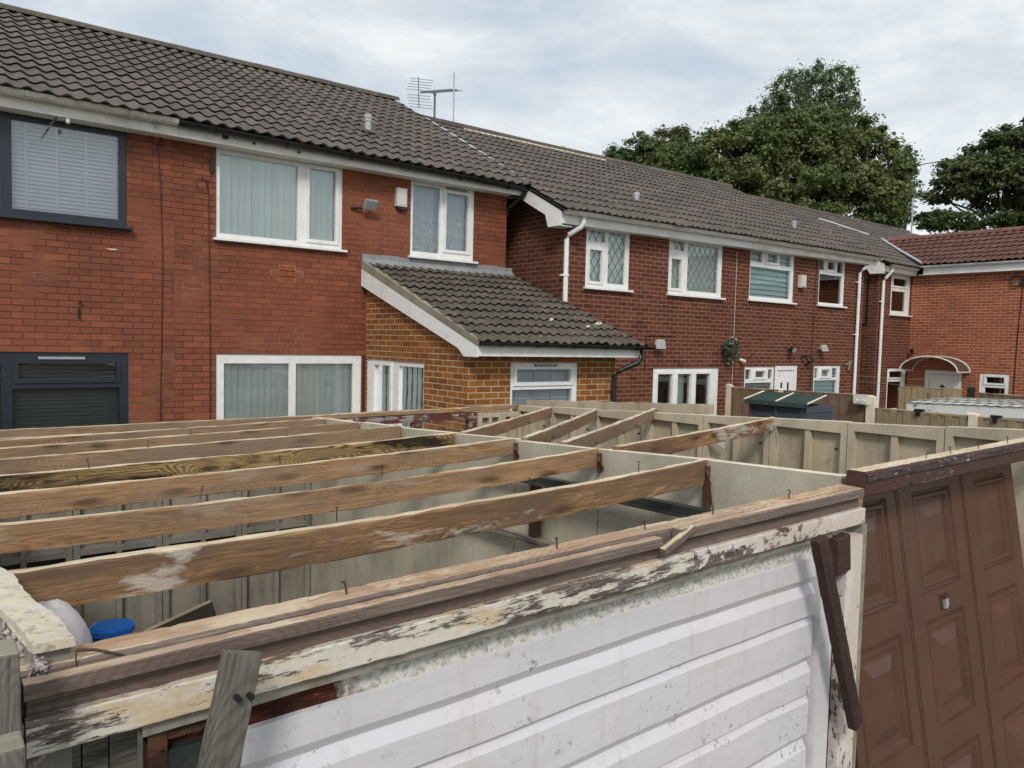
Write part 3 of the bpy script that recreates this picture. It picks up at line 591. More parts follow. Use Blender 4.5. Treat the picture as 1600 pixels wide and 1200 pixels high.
roof_slope('roof', hB, (2.602, 9.89, 5.215), (8.0, 9.89, 5.175), (2.602, 14.3, 7.47), (8.0, 14.3, 7.50), 14, M['tileA'], seed=5)
rb = MB(); rb.quad((2.6, 14.3, 7.45), (8.0, 14.3, 7.45), (8.0, 18.7, 5.2), (2.6, 18.7, 5.2)); rb.build('rear_roof', M['tileA'], hB)
ridge_tiles(hB, (2.6, 14.3, 7.50), (7.98, 14.3, 7.53), M['tileE'])
v = MB()
for k in range(14):   # stepped bright verge flashing
    t0, t1 = k / 14 + .006, (k + 0.8) / 14
    if k > 11: continue
    p = lambda t, dx: (8.03 + dx, 9.9 + 4.4 * t, 5.195 + 2.32 * t + 0.03)
    v.quad(p(t0, -0.045), p(t0, 0.02), p(t1, 0.03), p(t1, -0.03)); v.quad(p(t0, 0.02), (8.05, 9.9 + 4.4 * t0, 5.14 + 2.32 * t0), (8.06, 9.9 + 4.4 * t1, 5.14 + 2.32 * t1), p(t1, 0.03))
v.build('verge_flashing', M['leadwhite'], hB)
flue(hB, 5.64, 11.0, 5.82)
# extension
X0, X1, EY = 5.25, 7.72, 7.575
e_ = MB(); TE = TY(EY)
ew = (5.885, 7.02, 1.25, 2.385); es = (8.585, 10.19, 0.30, 2.345)
holed(e_, TE, X0, X1, 0, 2.47, [ew], -0.1, 0, edge=False)
TS = TX(X0); holed(e_, TS, EY + .0, FY - 0.003, 0, 2.47, [es], -0.1, 0, edge=False)
e_.poly([(X0, EY, 2.47), (X0, FY - .003, 2.47), (X0, FY - .003, 3.52), (X0, EY, 2.56)]); e_.poly([(X1, EY, 0), (X1, FY, 0), (X1, FY, 3.5), (X1, EY, 2.52)])
e_.build('extension_wall', M['brickExt'], hB)
window(hB, TE, *ew, [(5.985, 6.91, 2.135, 2.305), (5.93, 6.94, 1.32, 2.045)], cover='slat', openers=(0,), vent=(6.27, 6.64, 2.352), label='white extension window with small top light')
window(hB, TS, *es, [(9.49, 9.96, 0.4, 2.275), (8.62, 9.27, 0.4, 2.28)], cover='curtain', sill=False, openers=(0,), name='side_door', label='white glazed side door and screen of the extension')
roof_slope('extension_roof', hB, (5.16, 7.24, 2.63), (7.93, 7.24, 2.63), (5.16, 10.19, 3.72), (7.93, 10.19, 3.72), 11, M['tileE'], 0.146, 0.030, 0.036, 0.006, seed=9)
f = MB(); f.prism([(5.17, 7.27, 2.46), (5.17, 7.27, 2.585), (5.17, 10.19, 3.645), (5.17, 10.19, 3.40), (5.17, 7.66, 2.555), (5.17, 7.54, 2.46)], (-0.02, 0, 0)); f.build('extension_bargeboard', M['white'], hB)
f = MB(); f.prism([(5.146, 7.26, 2.592), (5.146, 7.26, 2.665), (5.146, 10.19, 3.765), (5.146, 10.19, 3.652)], (0.10, 0, 0)); f.build('verge_mortar', M['mortar'], hB)
f = MB(); f.box(5.172, 7.90, 7.29, 7.31, 2.47, 2.60); f.box(5.172, 7.90, 7.31, 7.56, 2.47, 2.484); f.box(7.88, 7.9, 7.31, 7.5, 2.484, 2.6); f.build('extension_fascia', M['white'], hB)
gutter(hB, (5.17, 7.225, 2.64), (8.05, 7.225, 2.625), M['black'], 0.052, 5, 'extension_gutter')
pipe(hB, [(7.86, 7.23, 2.60), (7.86, 7.23, 2.47), (7.82, 7.25, 2.40), (7.63, 7.42, 2.28), (7.60, 7.47, 2.2), (7.58, 7.49, 0)], M['black'], 0.036)
f = MB(); 
for k in range(9):
    a_ = 5.17 + k * 0.305; f.prism([(a_, 10.12, 3.72), (a_ + .30, 10.12, 3.722), (a_ + .30, FY - .004, 3.80), (a_, FY - .004, 3.80)], (0, -0.003, -0.012)); f.box(a_, a_ + .30, FY - .008, FY - .003, 3.78, 3.86 + .01 * (k % 2))
f.build('lead_flashing', M['lead'], hB)
for (x, y, zz) in ((7.35, 7.75, 2.87), (7.62, 7.85, 2.92), (7.66, 7.83, 2.92), (6.9, 8.0, 2.95)):
    b = MB(); b.tube([(x - .03, y, zz), (x + .03, y + .02, zz + .012)], 0.02, 6); b.build('lichen_patch', M['conctop'], hB)
# fittings on wall
def floodlight(parent, x, Y, z, mat='black', tilt=0.5, w=0.16):
    m = MB(); c_, s_ = math.cos(tilt), math.sin(tilt)
    def Tt(u, v, n): return (x + u, Y - 0.13 - n * c_ + v * s_ * -1, z + v * c_ - n * s_)
    m.box(-w / 2, w / 2, -w * .4, w * .4, -0.02, 0.03, 0, Tt); m.box(-w / 2 + .015, w / 2 - .015, -w * .4 + .015, w * .4 - .015, 0.03, 0.034, 1, Tt)
    m.tube([(x, Y, z), (x, Y - .1, z)], 0.016, 6)
    return m.build('floodlight', [M[mat], M['greymetal']], parent)
floodlight(hB, 5.23, FY, 4.55, 'greymetal', 0.6, 0.19)
b = MB(); b.tube([(4.98, FY - .02, 4.49), (5.14, FY - .06, 4.50)], 0.018, 8); b.build('sensor', M['black'], hB)
b = MB(); b.box(5.69, 5.86, FY - .075, FY, 4.60, 4.87); b.box(5.705, 5.845, FY - .08, FY - .075, 4.615, 4.855); b.build('alarm_box', M['silver'], hB, bevel=0.012)
b = MB(); b.box(5.71, 5.85, FY - .06, FY, 4.56, 4.60); b.build('alarm_base', M['black'], hB)
cable(hB, [(3.06, FY - .012, 4.95), (3.06, FY - .03, 4.75), (3.02, FY - .02, 4.58)] + [(2.93 + .075 * math.cos(t), FY - .02 - .001 * k, 4.53 + .075 * math.sin(t)) for k, t in enumerate(np.linspace(0.6, 7.2, 20))] + [(3.02, FY - .012, 4.4), (3.035, FY - .012, 3.2), (3.045, FY - .012, 2.2), (3.04, FY - .012, 0)])
b = MB(); b.box(3.03, 3.075, FY - .03, FY, 4.70, 4.85); b.build('junction_box', M['black'], hB)
cable(hB, [(5.215, FY - .015, 2.40), (5.215, FY - .015, 0)], 0.012)
f = MB()
for (u, z, w_) in ((3.955, 3.535, .215), (3.835, 3.46, .215), (4.06, 3.46, .215), (3.955, 3.385, .215)):
    f.box(u - .009, u + w_ + .009, FY - .002, FY + .01, z - .009, z + .074); f.box(u, u + w_, FY - .005, FY - .0021, z, z + .065, 1)
f.build('repair_bricks', [M['repairmortar'], M['repairbrick']], hB)
for (x, z) in ((3.5, 5.06), (4.1, 5.05)):
    b = MB(); b.box(x, x + .03, 9.97, 9.99, z + 0.02, z + .05); b.build('fascia_clip', M['black'], hB)
b = MB(); b.box(3.12, 3.19, 9.982, 9.99, 5.085, 5.15); b.build('fascia_hole', M['black'], hB)

# ================================================================ HOUSE 2 (two dwellings)
Y2 = 9.30; T2 = TY(Y2)
hC = thing('terraced_house', 'dark red brick house with diamond leaded upstairs windows, bifold patio door and white gutter', 'house', (10.5, Y2, 0), 'brick houses of the terraces')
c1 = (8.72, 9.75, 3.57, 4.56); c2 = (10.75, 12.30, 3.575, 4.585); c3 = (10.44, 12.31, 0.15, 2.235)
house_shell(hC, 8.23, 12.93, Y2, 8, 4.60, [c1, c2, c3, (8.3, 8.62, 0.15, 2.2)], M['brickB'], 6.72, 4.64, left_mat=M['brickG'], ridge_y=13.3)
window(hC, T2, *c1, [(8.80, 9.165, 4.33, 4.50), (8.81, 9.10, 3.67, 4.19), (9.245, 9.65, 3.66, 4.51)], cover='curtain', lattice=True, openers=(1,), label='upstairs window with diamond leading beside the downpipe')
window(hC, T2, *c2, [(10.82, 11.18, 4.37, 4.53), (10.83, 11.11, 3.68, 4.21), (11.29, 12.19, 3.66, 4.52)], cover='curtain', lattice=True, openers=(1,), label='wider upstairs window with diamond leading')
pd = window(hC, T2, *c3, [(10.57, 10.97, 0.25, 2.13), (11.11, 11.50, 0.25, 2.13), (11.63, 12.05, 0.25, 2.13)], sill=False, openers=(0, 1, 2), name='patio_door', label='white three leaf folding patio door', glass='glass')
b = MB(); b.quad(T2(11.1, -0.2, 0.2), T2(11.52, -0.2, 0.2), T2(11.52, -0.2, 2.15), T2(11.1, -0.2, 2.15)); b.build('curtain', M['curtain'], pd)
window(hC, T2, 8.3, 8.62, 0.15, 2.2, [(8.36, 8.56, 0.25, 2.1)], sill=False, name='back_door', label='narrow white back door beside the extension downpipe', glass='glassDark')
f = MB()
def tilted(m, x0, x1, y0, y1, zl0, zr0, h, mi=0):
    m.prism([(x0, y0, zl0), (x1, y0, zr0), (x1, y0, zr0 + h), (x0, y0, zl0 + h)], (0, y1 - y0, 0), mi)
EL = lambda x: 4.50 + 0.012 * (x - 8.0)       # eave board level sinks slightly to the left
tilted(f, 7.98, 12.93, 9.09, 9.11, EL(7.98), EL(12.93), 0.17); tilted(f, 7.98, 12.93, 9.11, Y2 - .002, EL(7.98), EL(12.93), 0.014)
f.build('fascia', M['white'], hC)
f = MB(); f.prism([(7.98, 9.07, 4.46), (7.98, 9.07, 4.68), (7.98, 13.3, 6.86), (7.98, 13.3, 6.66), (7.98, 9.45, 4.66), (7.98, 9.38, 4.46)], (-0.022, 0, 0)); f.box(7.98, 8.229, 9.11, 9.38, 4.46, 4.475); f.build('bargeboard', M['white'], hC)
gutter(hC, (8.02, 9.02, EL(8) + .195), (12.93, 9.02, EL(12.93) + .185), M['white'], 0.062, 6)
pipe(hC, [(8.40, 9.03, 4.69), (8.40, 9.03, 4.55), (8.37, 9.06, 4.47), (8.25, 9.20, 4.36), (8.235, 9.235, 4.28), (8.235, 9.24, 0)], M['white'], 0.04, [(8.235, 9.24, 3.72)])
roof_slope('roof', hC, (7.93, 8.97, 4.71), (12.94, 8.97, 4.77), (7.93, 13.3, 6.93), (12.94, 13.3, 6.95), 13, M['tileA'], 0.155, 0.028, seed=11)
rb = MB(); rb.quad((7.93, 13.3, 6.9), (12.94, 13.3, 6.9), (12.94, 17.6, 4.7), (7.93, 17.6, 4.7)); rb.build('rear_roof', M['tileA'], hC)
ridge_tiles(hC, (7.95, 13.3, 6.95), (12.94, 13.3, 6.97), M['tileE'])
b = MB(); b.prism([(8.9, 13.17, 6.90), (12.93, 13.17, 6.915), (12.93, 13.19, 6.945), (8.9, 13.19, 6.93)], (0, 0.02, 0)); b.build('ridge_mortar', M['conctop'], hC)
flue(hC, 10.6, 10.0, 5.16, 0.28)
ch = MB(); ch.box(9.9, 10.65, 14.7, 15.3, 5.5, 7.42); ch.build('far_roof_block', M['brickG'], hC)  # brick block added in place of the red roof ridge behind
b = MB(); b.box(9.85, 10.7, 14.65, 15.35, 7.42, 7.47); b.build('far_roof_block_top', M['mortar'], hC)
floodlight(hC, 10.45, Y2, 2.66, 'silver', -0.2, 0.2)
cable(hC, [(10.2, Y2 - .01, 2.2), (10.2, Y2 - .01, 2.80), (11.0, Y2 - .01, 2.81)], 0.008)
cable(hC, [(12.72, Y2 - .01, 4.5), (12.72, Y2 - .01, 1.6)], 0.005, 'silver')
b = MB(); b.tube([(12.93, Y2 - .02, 2.40), (12.98, Y2 - .12, 2.36)], 0.035, 8); b.build('wall_lamp', M['silver'], hC)

hD = thing('terraced_house', 'dark red brick house with aqua shuttered upstairs window, white back door and alarm box', 'house', (15.3, Y2, 0), 'brick houses of the terraces')
d1 = (13.17, 14.72, 3.60, 4.66); d2 = (15.68, 16.75, 3.615, 4.68); d3 = (13.13, 14.16, 1.0, 2.26); d4 = (14.17, 15.0, 0.1, 2.28); d5 = (15.64, 16.75, 1.0, 2.28)
house_shell(hD, 12.932, 17.6, Y2, 8, 4.68, [d1, d2, d3, d4, d5], M['brickB'], 6.72, ridge_y=13.3)
window(hD, T2, *d1, [(13.21, 13.60, 4.36, 4.60), (13.74, 14.12, 4.38, 4.56), (14.20, 14.62, 4.34, 4.58), (13.21, 14.62, 3.67, 4.26)], cover='aqua', openers=(1,), label='upstairs window with pale aqua slatted blind')
window(hD, T2, *d2, [(15.72, 15.90, 4.38, 4.60), (16.02, 16.32, 4.40, 4.58), (16.44, 16.68, 4.36, 4.60), (15.73, 16.66, 3.67, 4.29)], cover=None, openers=(1,), glass='glass', label='upstairs window with plain dark glass beside the downpipe')
window(hD, T2, *d3, [(13.18, 13.36, 2.01, 2.20), (13.50, 13.84, 2.04, 2.17), (13.96, 14.10, 2.01, 2.20), (13.18, 14.10, 1.08, 1.93)], cover='slatdim', openers=(1,), sill=False, label='ground floor kitchen window left of the back door')
window(hD, T2, *d5, [(15.70, 15.84, 2.01, 2.22), (15.96, 16.30, 2.04, 2.19), (16.42, 16.64, 2.01, 2.22), (15.70, 16.64, 1.08, 1.95)], cover='aqua', openers=(1,), sill=False, label='ground floor kitchen window right of the back door')
dr = MB(); holed(dr, T2, 14.17, 15.0, 0.1, 2.28, [(14.27, 14.90, 0.15, 2.18)], -0.08, -0.01)
dr.box(14.28, 14.89, -0.07, -0.03, 0.15, 2.17, 0, T2); dw = dr.build('back_door', M['white'], hD, bevel=0.005); dw['label'] = 'white back door with two narrow glazed slots'
b = MB()
for u in (14.42, 14.66): holed(b, T2, u - .045, u + .125, 1.2, 1.98, [(u, u + .08, 1.25, 1.92)], -0.03, -0.02)
b.build('door_panel', M['white'], dw)
b = MB()
for u in (14.42, 14.66): b.quad(T2(u, -.029, 1.25), T2(u + .08, -.029, 1.25), T2(u + .08, -.029, 1.92), T2(u, -.029, 1.92))
b.build('pane', M['trackdark'], dw)
f = MB(); tilted(f, 12.932, 17.75, 9.09, 9.11, EL(12.93), EL(17.75), 0.17); tilted(f, 12.932, 17.75, 9.11, Y2 - .002, EL(12.93), EL(17.75), 0.014); f.build('fascia', M['cream'], hD)
gutter(hD, (12.935, 9.02, EL(12.93) + .185), (17.80, 9.02, EL(17.8) + .16), M['gutterwhite'], 0.062, 6)
pipe(hD, [(17.70, 9.03, 4.79), (17.66, 9.05, 4.68), (17.3, 9.18, 4.50), (17.27, 9.23, 4.40), (17.27, 9.24, 0)], M['white'], 0.036, [(17.27, 9.24, 4.2), (17.27, 9.24, 3.0)])
roof_slope('roof', hD, (12.945, 8.97, 4.77), (17.78, 8.97, 4.80), (12.945, 13.3, 6.95), (17.78, 13.3, 6.98), 13, M['tileA'], 0.155, 0.028, seed=12)
rb = MB(); rb.quad((12.94, 13.3, 6.93), (17.78, 13.3, 6.93), (17.78, 17.6, 4.7), (12.94, 17.6, 4.7)); rb.build('rear_roof', M['tileA'], hD)
ridge_tiles(hD, (12.95, 13.3, 6.97), (17.76, 13.3, 7.0), M['tileA'])
flue(hD, 15.73, 10.0, 5.22, 0.28)
b = MB(); b.box(14.86, 15.04, Y2 - .10, Y2, 3.93, 4.20); b.box(14.87, 15.0, Y2 - .12, Y2 - .10, 3.95, 4.18); b.build('alarm_box', M['silver'], hD, bevel=0.012)
floodlight(hD, 14.6, Y2, 2.62, 'black', 0.3, 0.16); floodlight(hD, 15.8, Y2, 2.66, 'silver', -0.4, 0.18)
b = MB(); b.tube([(15.1, Y2 - .01, 2.45), (15.12, Y2 - .14, 2.5), (15.24, Y2 - .22, 2.42), (15.36, Y2 - .14, 2.38), (15.3, Y2 - .01, 2.3)], 0.02, 6); b.tube([(15.1, Y2 - .1, 2.5), (15.3, Y2 - .1, 2.33)], 0.015, 6); b.build('wall_bracket', M['black'], hD)
cable(hD, [(15.55, Y2 - .01, 4.55), (15.52, Y2 - .01, 3.2), (15.5, Y2 - .01, 1.5)], 0.006)
b = MB(); b.tube([(16.95, Y2 - .02, 2.3), (17.0, Y2 - .1, 2.38), (17.0, Y2 - .05, 2.2)], 0.02, 6); b.build('tap_bracket', M['greymetal'], hD)

# ================================================================ HOUSE further along (brown side wall, small window stack)
Y3 = 10.0; T3 = TY(Y3)
hE = thing('terraced_house', 'set back brick house with brown side wall and two narrow windows in the corner', 'house', (20.5, Y3, 0), 'brick houses of the terraces')
g1 = (20.33, 21.40, 3.60, 4.66); g2 = (20.36, 21.38, 1.0, 2.18)
house_shell(hE, 19.66, 30.0, Y3, 8, 4.75, [g1, g2], M['brickB'], 6.85, left_mat=M['brickG'], ridge_y=14.0)
window(hE, T3, *g1, [(20.45, 21.24, 4.36, 4.56), (20.42, 21.18, 3.70, 4.22)], cover=None, glass='glass', openers=(0,), label='narrow upstairs window in the corner of the yard')
window(hE, T3, *g2, [(20.47, 21.25, 1.93, 2.10), (20.44, 21.22, 1.1, 1.82)], cover=None, glass='glassDark', openers=(0,), label='narrow downstairs window in the corner of the yard')
f = MB(); f.box(19.5, 21.30, 9.80, 9.82, 4.66, 4.80); f.box(19.5, 21.3, 9.82, 9.998, 4.66, 4.674); f.build('fascia', M['cream'], hE)
f = MB(); f.prism([(19.5, 9.78, 4.60), (19.5, 9.78, 4.84), (19.5, 14.0, 6.98), (19.5, 14.0, 6.78), (19.5, 10.35, 4.90), (19.5, 10.14, 4.60)], (-0.025, 0, 0)); f.box(19.5, 19.659, 9.82, 10.14, 4.60, 4.615); f.build('bargeboard', M['cream'], hE)
gutter(hE, (19.75, 9.74, 4.84), (21.2, 9.74, 4.83), M['white'], 0.052, 3)
pipe(hE, [(19.85, 9.75, 4.80), (19.85, 9.76, 4.68), (19.78, 9.88, 4.5), (19.78, 9.93, 4.42), (19.78, 9.94, 0)], M['white'], 0.04, [(19.78, 9.94, 3.9)])
roof_slope('roof', hE, (19.45, 9.68, 4.86), (31.0, 9.68, 4.86), (19.45, 14.0, 7.05), (31.0, 14.0, 7.05), 13, M['tileA'], 0.155, 0.028, seed=13)
rb = MB(); rb.quad((19.45, 14, 7.02), (31.0, 14, 7.02), (31.0, 18.3, 4.8), (19.45, 18.3, 4.8)); rb.build('rear_roof', M['tileA'], hE)
ridge_tiles(hE, (19.5, 14.0, 7.07), (29.5, 14.0, 7.07), M['tileE'])
b = MB()
for (xa, ya, xb, yb) in ((21.6, 12.9, 22.2, 12.7), (22.0, 12.75, 23.1, 12.15)):
    za, zb = 4.86 + (ya - 9.68) * 0.507 + .05, 4.86 + (yb - 9.68) * 0.507 + .05; b.tube([(xa, ya, za), (xb, yb, zb)], 0.028, 5)
b.build('roof_flashing', M['leadwhite'], hE)
b = MB(); b.tube([(29.8, 14.0, 7.0), (29.8, 14.0, 8.3)], 0.03, 6); b.build('roof_pole', M['greymetal'], hE)
f = MB(); f.box(19.640, 19.659, 10.25, 10.28, 3.3, 4.55); f.box(19.640, 19.659, 10.28, 11.0, 3.3, 3.33); f.build('wall_trunking', M['black'], hE)

# ================================================================ HOUSE right (orange brick, reaching towards the camera)
X3 = 21.45; T4 = TX(X3)
hF = thing('terraced_house', 'orange brick house with red-brown tiled roof and arched canopy over its white door', 'house', (X3, 6, 0), 'brick houses of the terraces')
f1 = (8.60, 9.53, 0.1, 2.15); f2 = (7.50, 8.18, 1.25, 2.13)
m = MB(); holed(m, T4, -2.0, 9.99, 0, 4.70, [f1, f2], -0.1, 0, edge=False)
m.quad((X3, -2, 0), (26, -2, 0), (26, -2, 4.7), (X3, -2, 4.7)); m.poly([(X3, -2, 4.7), (25, -2, 4.7), (23.2, -2, 5.7)]); m.quad((25, -2, 0), (25, 9.9, 0), (25, 9.9, 4.7), (25, -2, 4.7)); m.build('wall', M['brickC'], hF)
m = MB(); m.quad((X3 + 1.6, -2, 0), (X3 + 1.6, 9.9, 0), (X3 + 1.6, 9.9, 4.7), (X3 + 1.6, -2, 4.7)); m.quad((X3 + .11, -2, 4.6), (X3 + 1.6, -2, 4.6), (X3 + 1.6, 9.9, 4.6), (X3 + .11, 9.9, 4.6)); m.build('interior', M['room'], hF)
dr = MB(); holed(dr, T4, *f1, [(8.70, 9.43, 0.15, 2.05)], -0.08, -0.01); dr.box(8.71, 9.42, -0.05, -0.012, 0.15, 2.04, 0, T4); dw = dr.build('front_door', M['white'], hF, bevel=0.005)
b = MB(); cu, cz_ = 9.07, 1.62
b.prism([T4(cu - .23, -.012, cz_), T4(cu, -.012, cz_ + .25), T4(cu + .23, -.012, cz_), T4(cu, -.012, cz_ - .25)], (-0.012, 0, 0)); b.build('diamond_frame', M['white'], dw)
b = MB(); b.prism([T4(cu - .16, -.0, cz_), T4(cu, -.0, cz_ + .175), T4(cu + .16, .0, cz_), T4(cu, .0, cz_ - .175)], (-0.004, 0, 0)); b.build('pane', M['trackdark'], dw)
b = MB(); holed(b, T4, 8.76, 9.38, 0.3, 1.98, [(8.78, 9.36, 0.32, 1.96)], -0.014, -0.004); b.build('door_panel', M['cream'], dw)
window(hF, T4, *f2, [(7.62, 8.04, 1.89, 2.05), (7.60, 8.06, 1.33, 1.78)], cover=None, glass='glassDark', sill=False, openers=(0,), label='small white window right of the canopied door')
f = MB(); f.box(21.25, 21.27, -2.1, 9.62, 4.67, 4.86); f.box(21.27, X3 - .002, -2.1, 9.75, 4.67, 4.684); f.build('fascia', M['white'], hF)
gutter(hF, (21.19, -2.1, 4.90), (21.19, 9.66, 4.90), M['white'], 0.055, 10)
roof_slope('roof', hF, (21.14, 9.62, 4.92), (21.14, -2.2, 4.92), (23.2, 11.75, 5.90), (23.2, -2.2, 5.90), 7, M['tileC'], 0.165, 0.036, 0.036, 0.004, seed=21)
rb = MB(); rb.quad((23.2, 11.7, 5.88), (23.2, -2.2, 5.88), (25.3, -2.2, 4.88), (25.3, 11.7, 4.88)); rb.build('rear_roof', M['tileC'], hF)
ridge_tiles(hF, (23.2, -2.2, 5.93), (23.2, 11.7, 5.93), M['tileC'])
b = MB(); b.tube([(21.17, 9.66, 5.0), (22.2, 10.72, 5.49), (23.25, 11.8, 6.02)], 0.03, 6); b.build('valley_flashing', M['leadwhite'], hF)
# arched canopy
b = MB(); yc = 9.13; pts = [(yc + 0.72 * math.cos(t), 2.14 + 0.38 * math.sin(t)) for t in np.linspace(0, math.pi, 15)]
for i in range(14):
    (y0, z0), (y1, z1) = pts[i], pts[i + 1]; b.quad((X3, y0, z0), (X3, y1, z1), (X3 - .75, y1, z1), (X3 - .75, y0, z0)); b.quad((X3, y0, z0 - .012), (X3 - .75, y0, z0 - .012), (X3 - .75, y1, z1 - .012), (X3, y1, z1 - .012))
cp = b.build('canopy', M['smoke'], hF)
b = MB(); b.tube([(X3 - .75, y, z) for y, z in pts], 0.022, 6); b.tube([(X3 - .02, y, z) for y, z in pts], 0.02, 6); b.tube([(X3, pts[0][0], pts[0][1]), (X3 - .75, pts[0][0], pts[0][1])], 0.018, 6); b.tube([(X3, pts[-1][0], pts[-1][1]), (X3 - .75, pts[-1][0], pts[-1][1])], 0.018, 6); b.build('canopy_rim', M['gutterwhite'], cp)
b = MB(); b.tube([(X3 - .02, 9.85, 2.63), (X3 - .14, 9.85, 2.66)], [0.03, 0.06], 8); b.build('wall_lamp', M['black'], hF)
b = MB(); b.tube([(X3 - .01 - .002 * k, 7.47 + .13 * math.cos(t), 4.42 + .13 * math.sin(t)) for k, t in enumerate(np.linspace(0, 12, 30))], 0.012, 5); b.build('cable_coil', M['black'], hF)
b = MB(); b.box(X3 - .04, X3, 7.24, 7.36, 4.30, 4.52); b.build('junction_box', M['black'], hF)
cable(hF, [(X3 - .01, 7.33, 4.3), (X3 - .01, 7.38, 3.0), (X3 - .01, 7.40, 1.4)], 0.01)

# ================================================================ rooftop aerial and pole
ae = thing('tv_aerial', 'spiky television aerial on a short mast above the roof ridge', 'aerial', (8.27, 13.3, 6.95))
b = MB(); b.tube([(8.27, 13.3, 6.9), (8.27, 13.3, 7.47)], 0.022, 8); b.build('mast', M['aerial'], ae)
b = MB(); p0, p1 = Vector((7.86, 13.15, 7.40)), Vector((8.95, 13.55, 7.78)); b.tube([p0, p1], 0.016, 6); d = (p1 - p0); n_ = Vector((d.y, -d.x, 0)).normalized(); b.tube([(8.27, 13.3, 7.47), (8.27, 13.3, 7.56)], 0.03, 6); b.build('boom', M['aerial'], ae)
for i in range(11):
    c_ = p0 + d * (0.16 + 0.082 * i); b = MB(); b.tube([c_ - n_ * 0.15 + Vector((0, 0, .045)), c_, c_ + n_ * 0.15 - Vector((0, 0, .045))], 0.006, 5); b.build('element', M['aerial'], ae)
b = MB()
for s_ in (1, -1):
    for k in range(5):
        q = p0 + Vector((-.10 + .02 * k, 0, s_ * (0.05 + 0.055 * k))); b.tube([q - n_ * 0.2 - Vector((.04, 0, -.02)), q + n_ * 0.2 + Vector((.12, 0, -.05))], 0.005, 5)
b.tube([p0 + Vector((-.06, 0, .28)), p0 + Vector((-.04, 0, -.28))], 0.01, 5); b.build('reflector', M['aerial'], ae)
pl = MB(); pl.tube([(8.72, 13.3, 6.9), (8.715, 13.3, 8.02)], 0.014, 6); tag(pl.build('aerial_pole', M['greymetal']), 'thin bare upright pole on the roof ridge right of the spiky aerial', 'pole')
pl = MB(); pl.tube([(12.46, 14.2, 6.5), (12.46, 14.2, 7.36)], 0.05, 8); tag(pl.build('vent_pipe', M['silver']), 'short pale pipe poking above the far roof ridge', 'pipe')

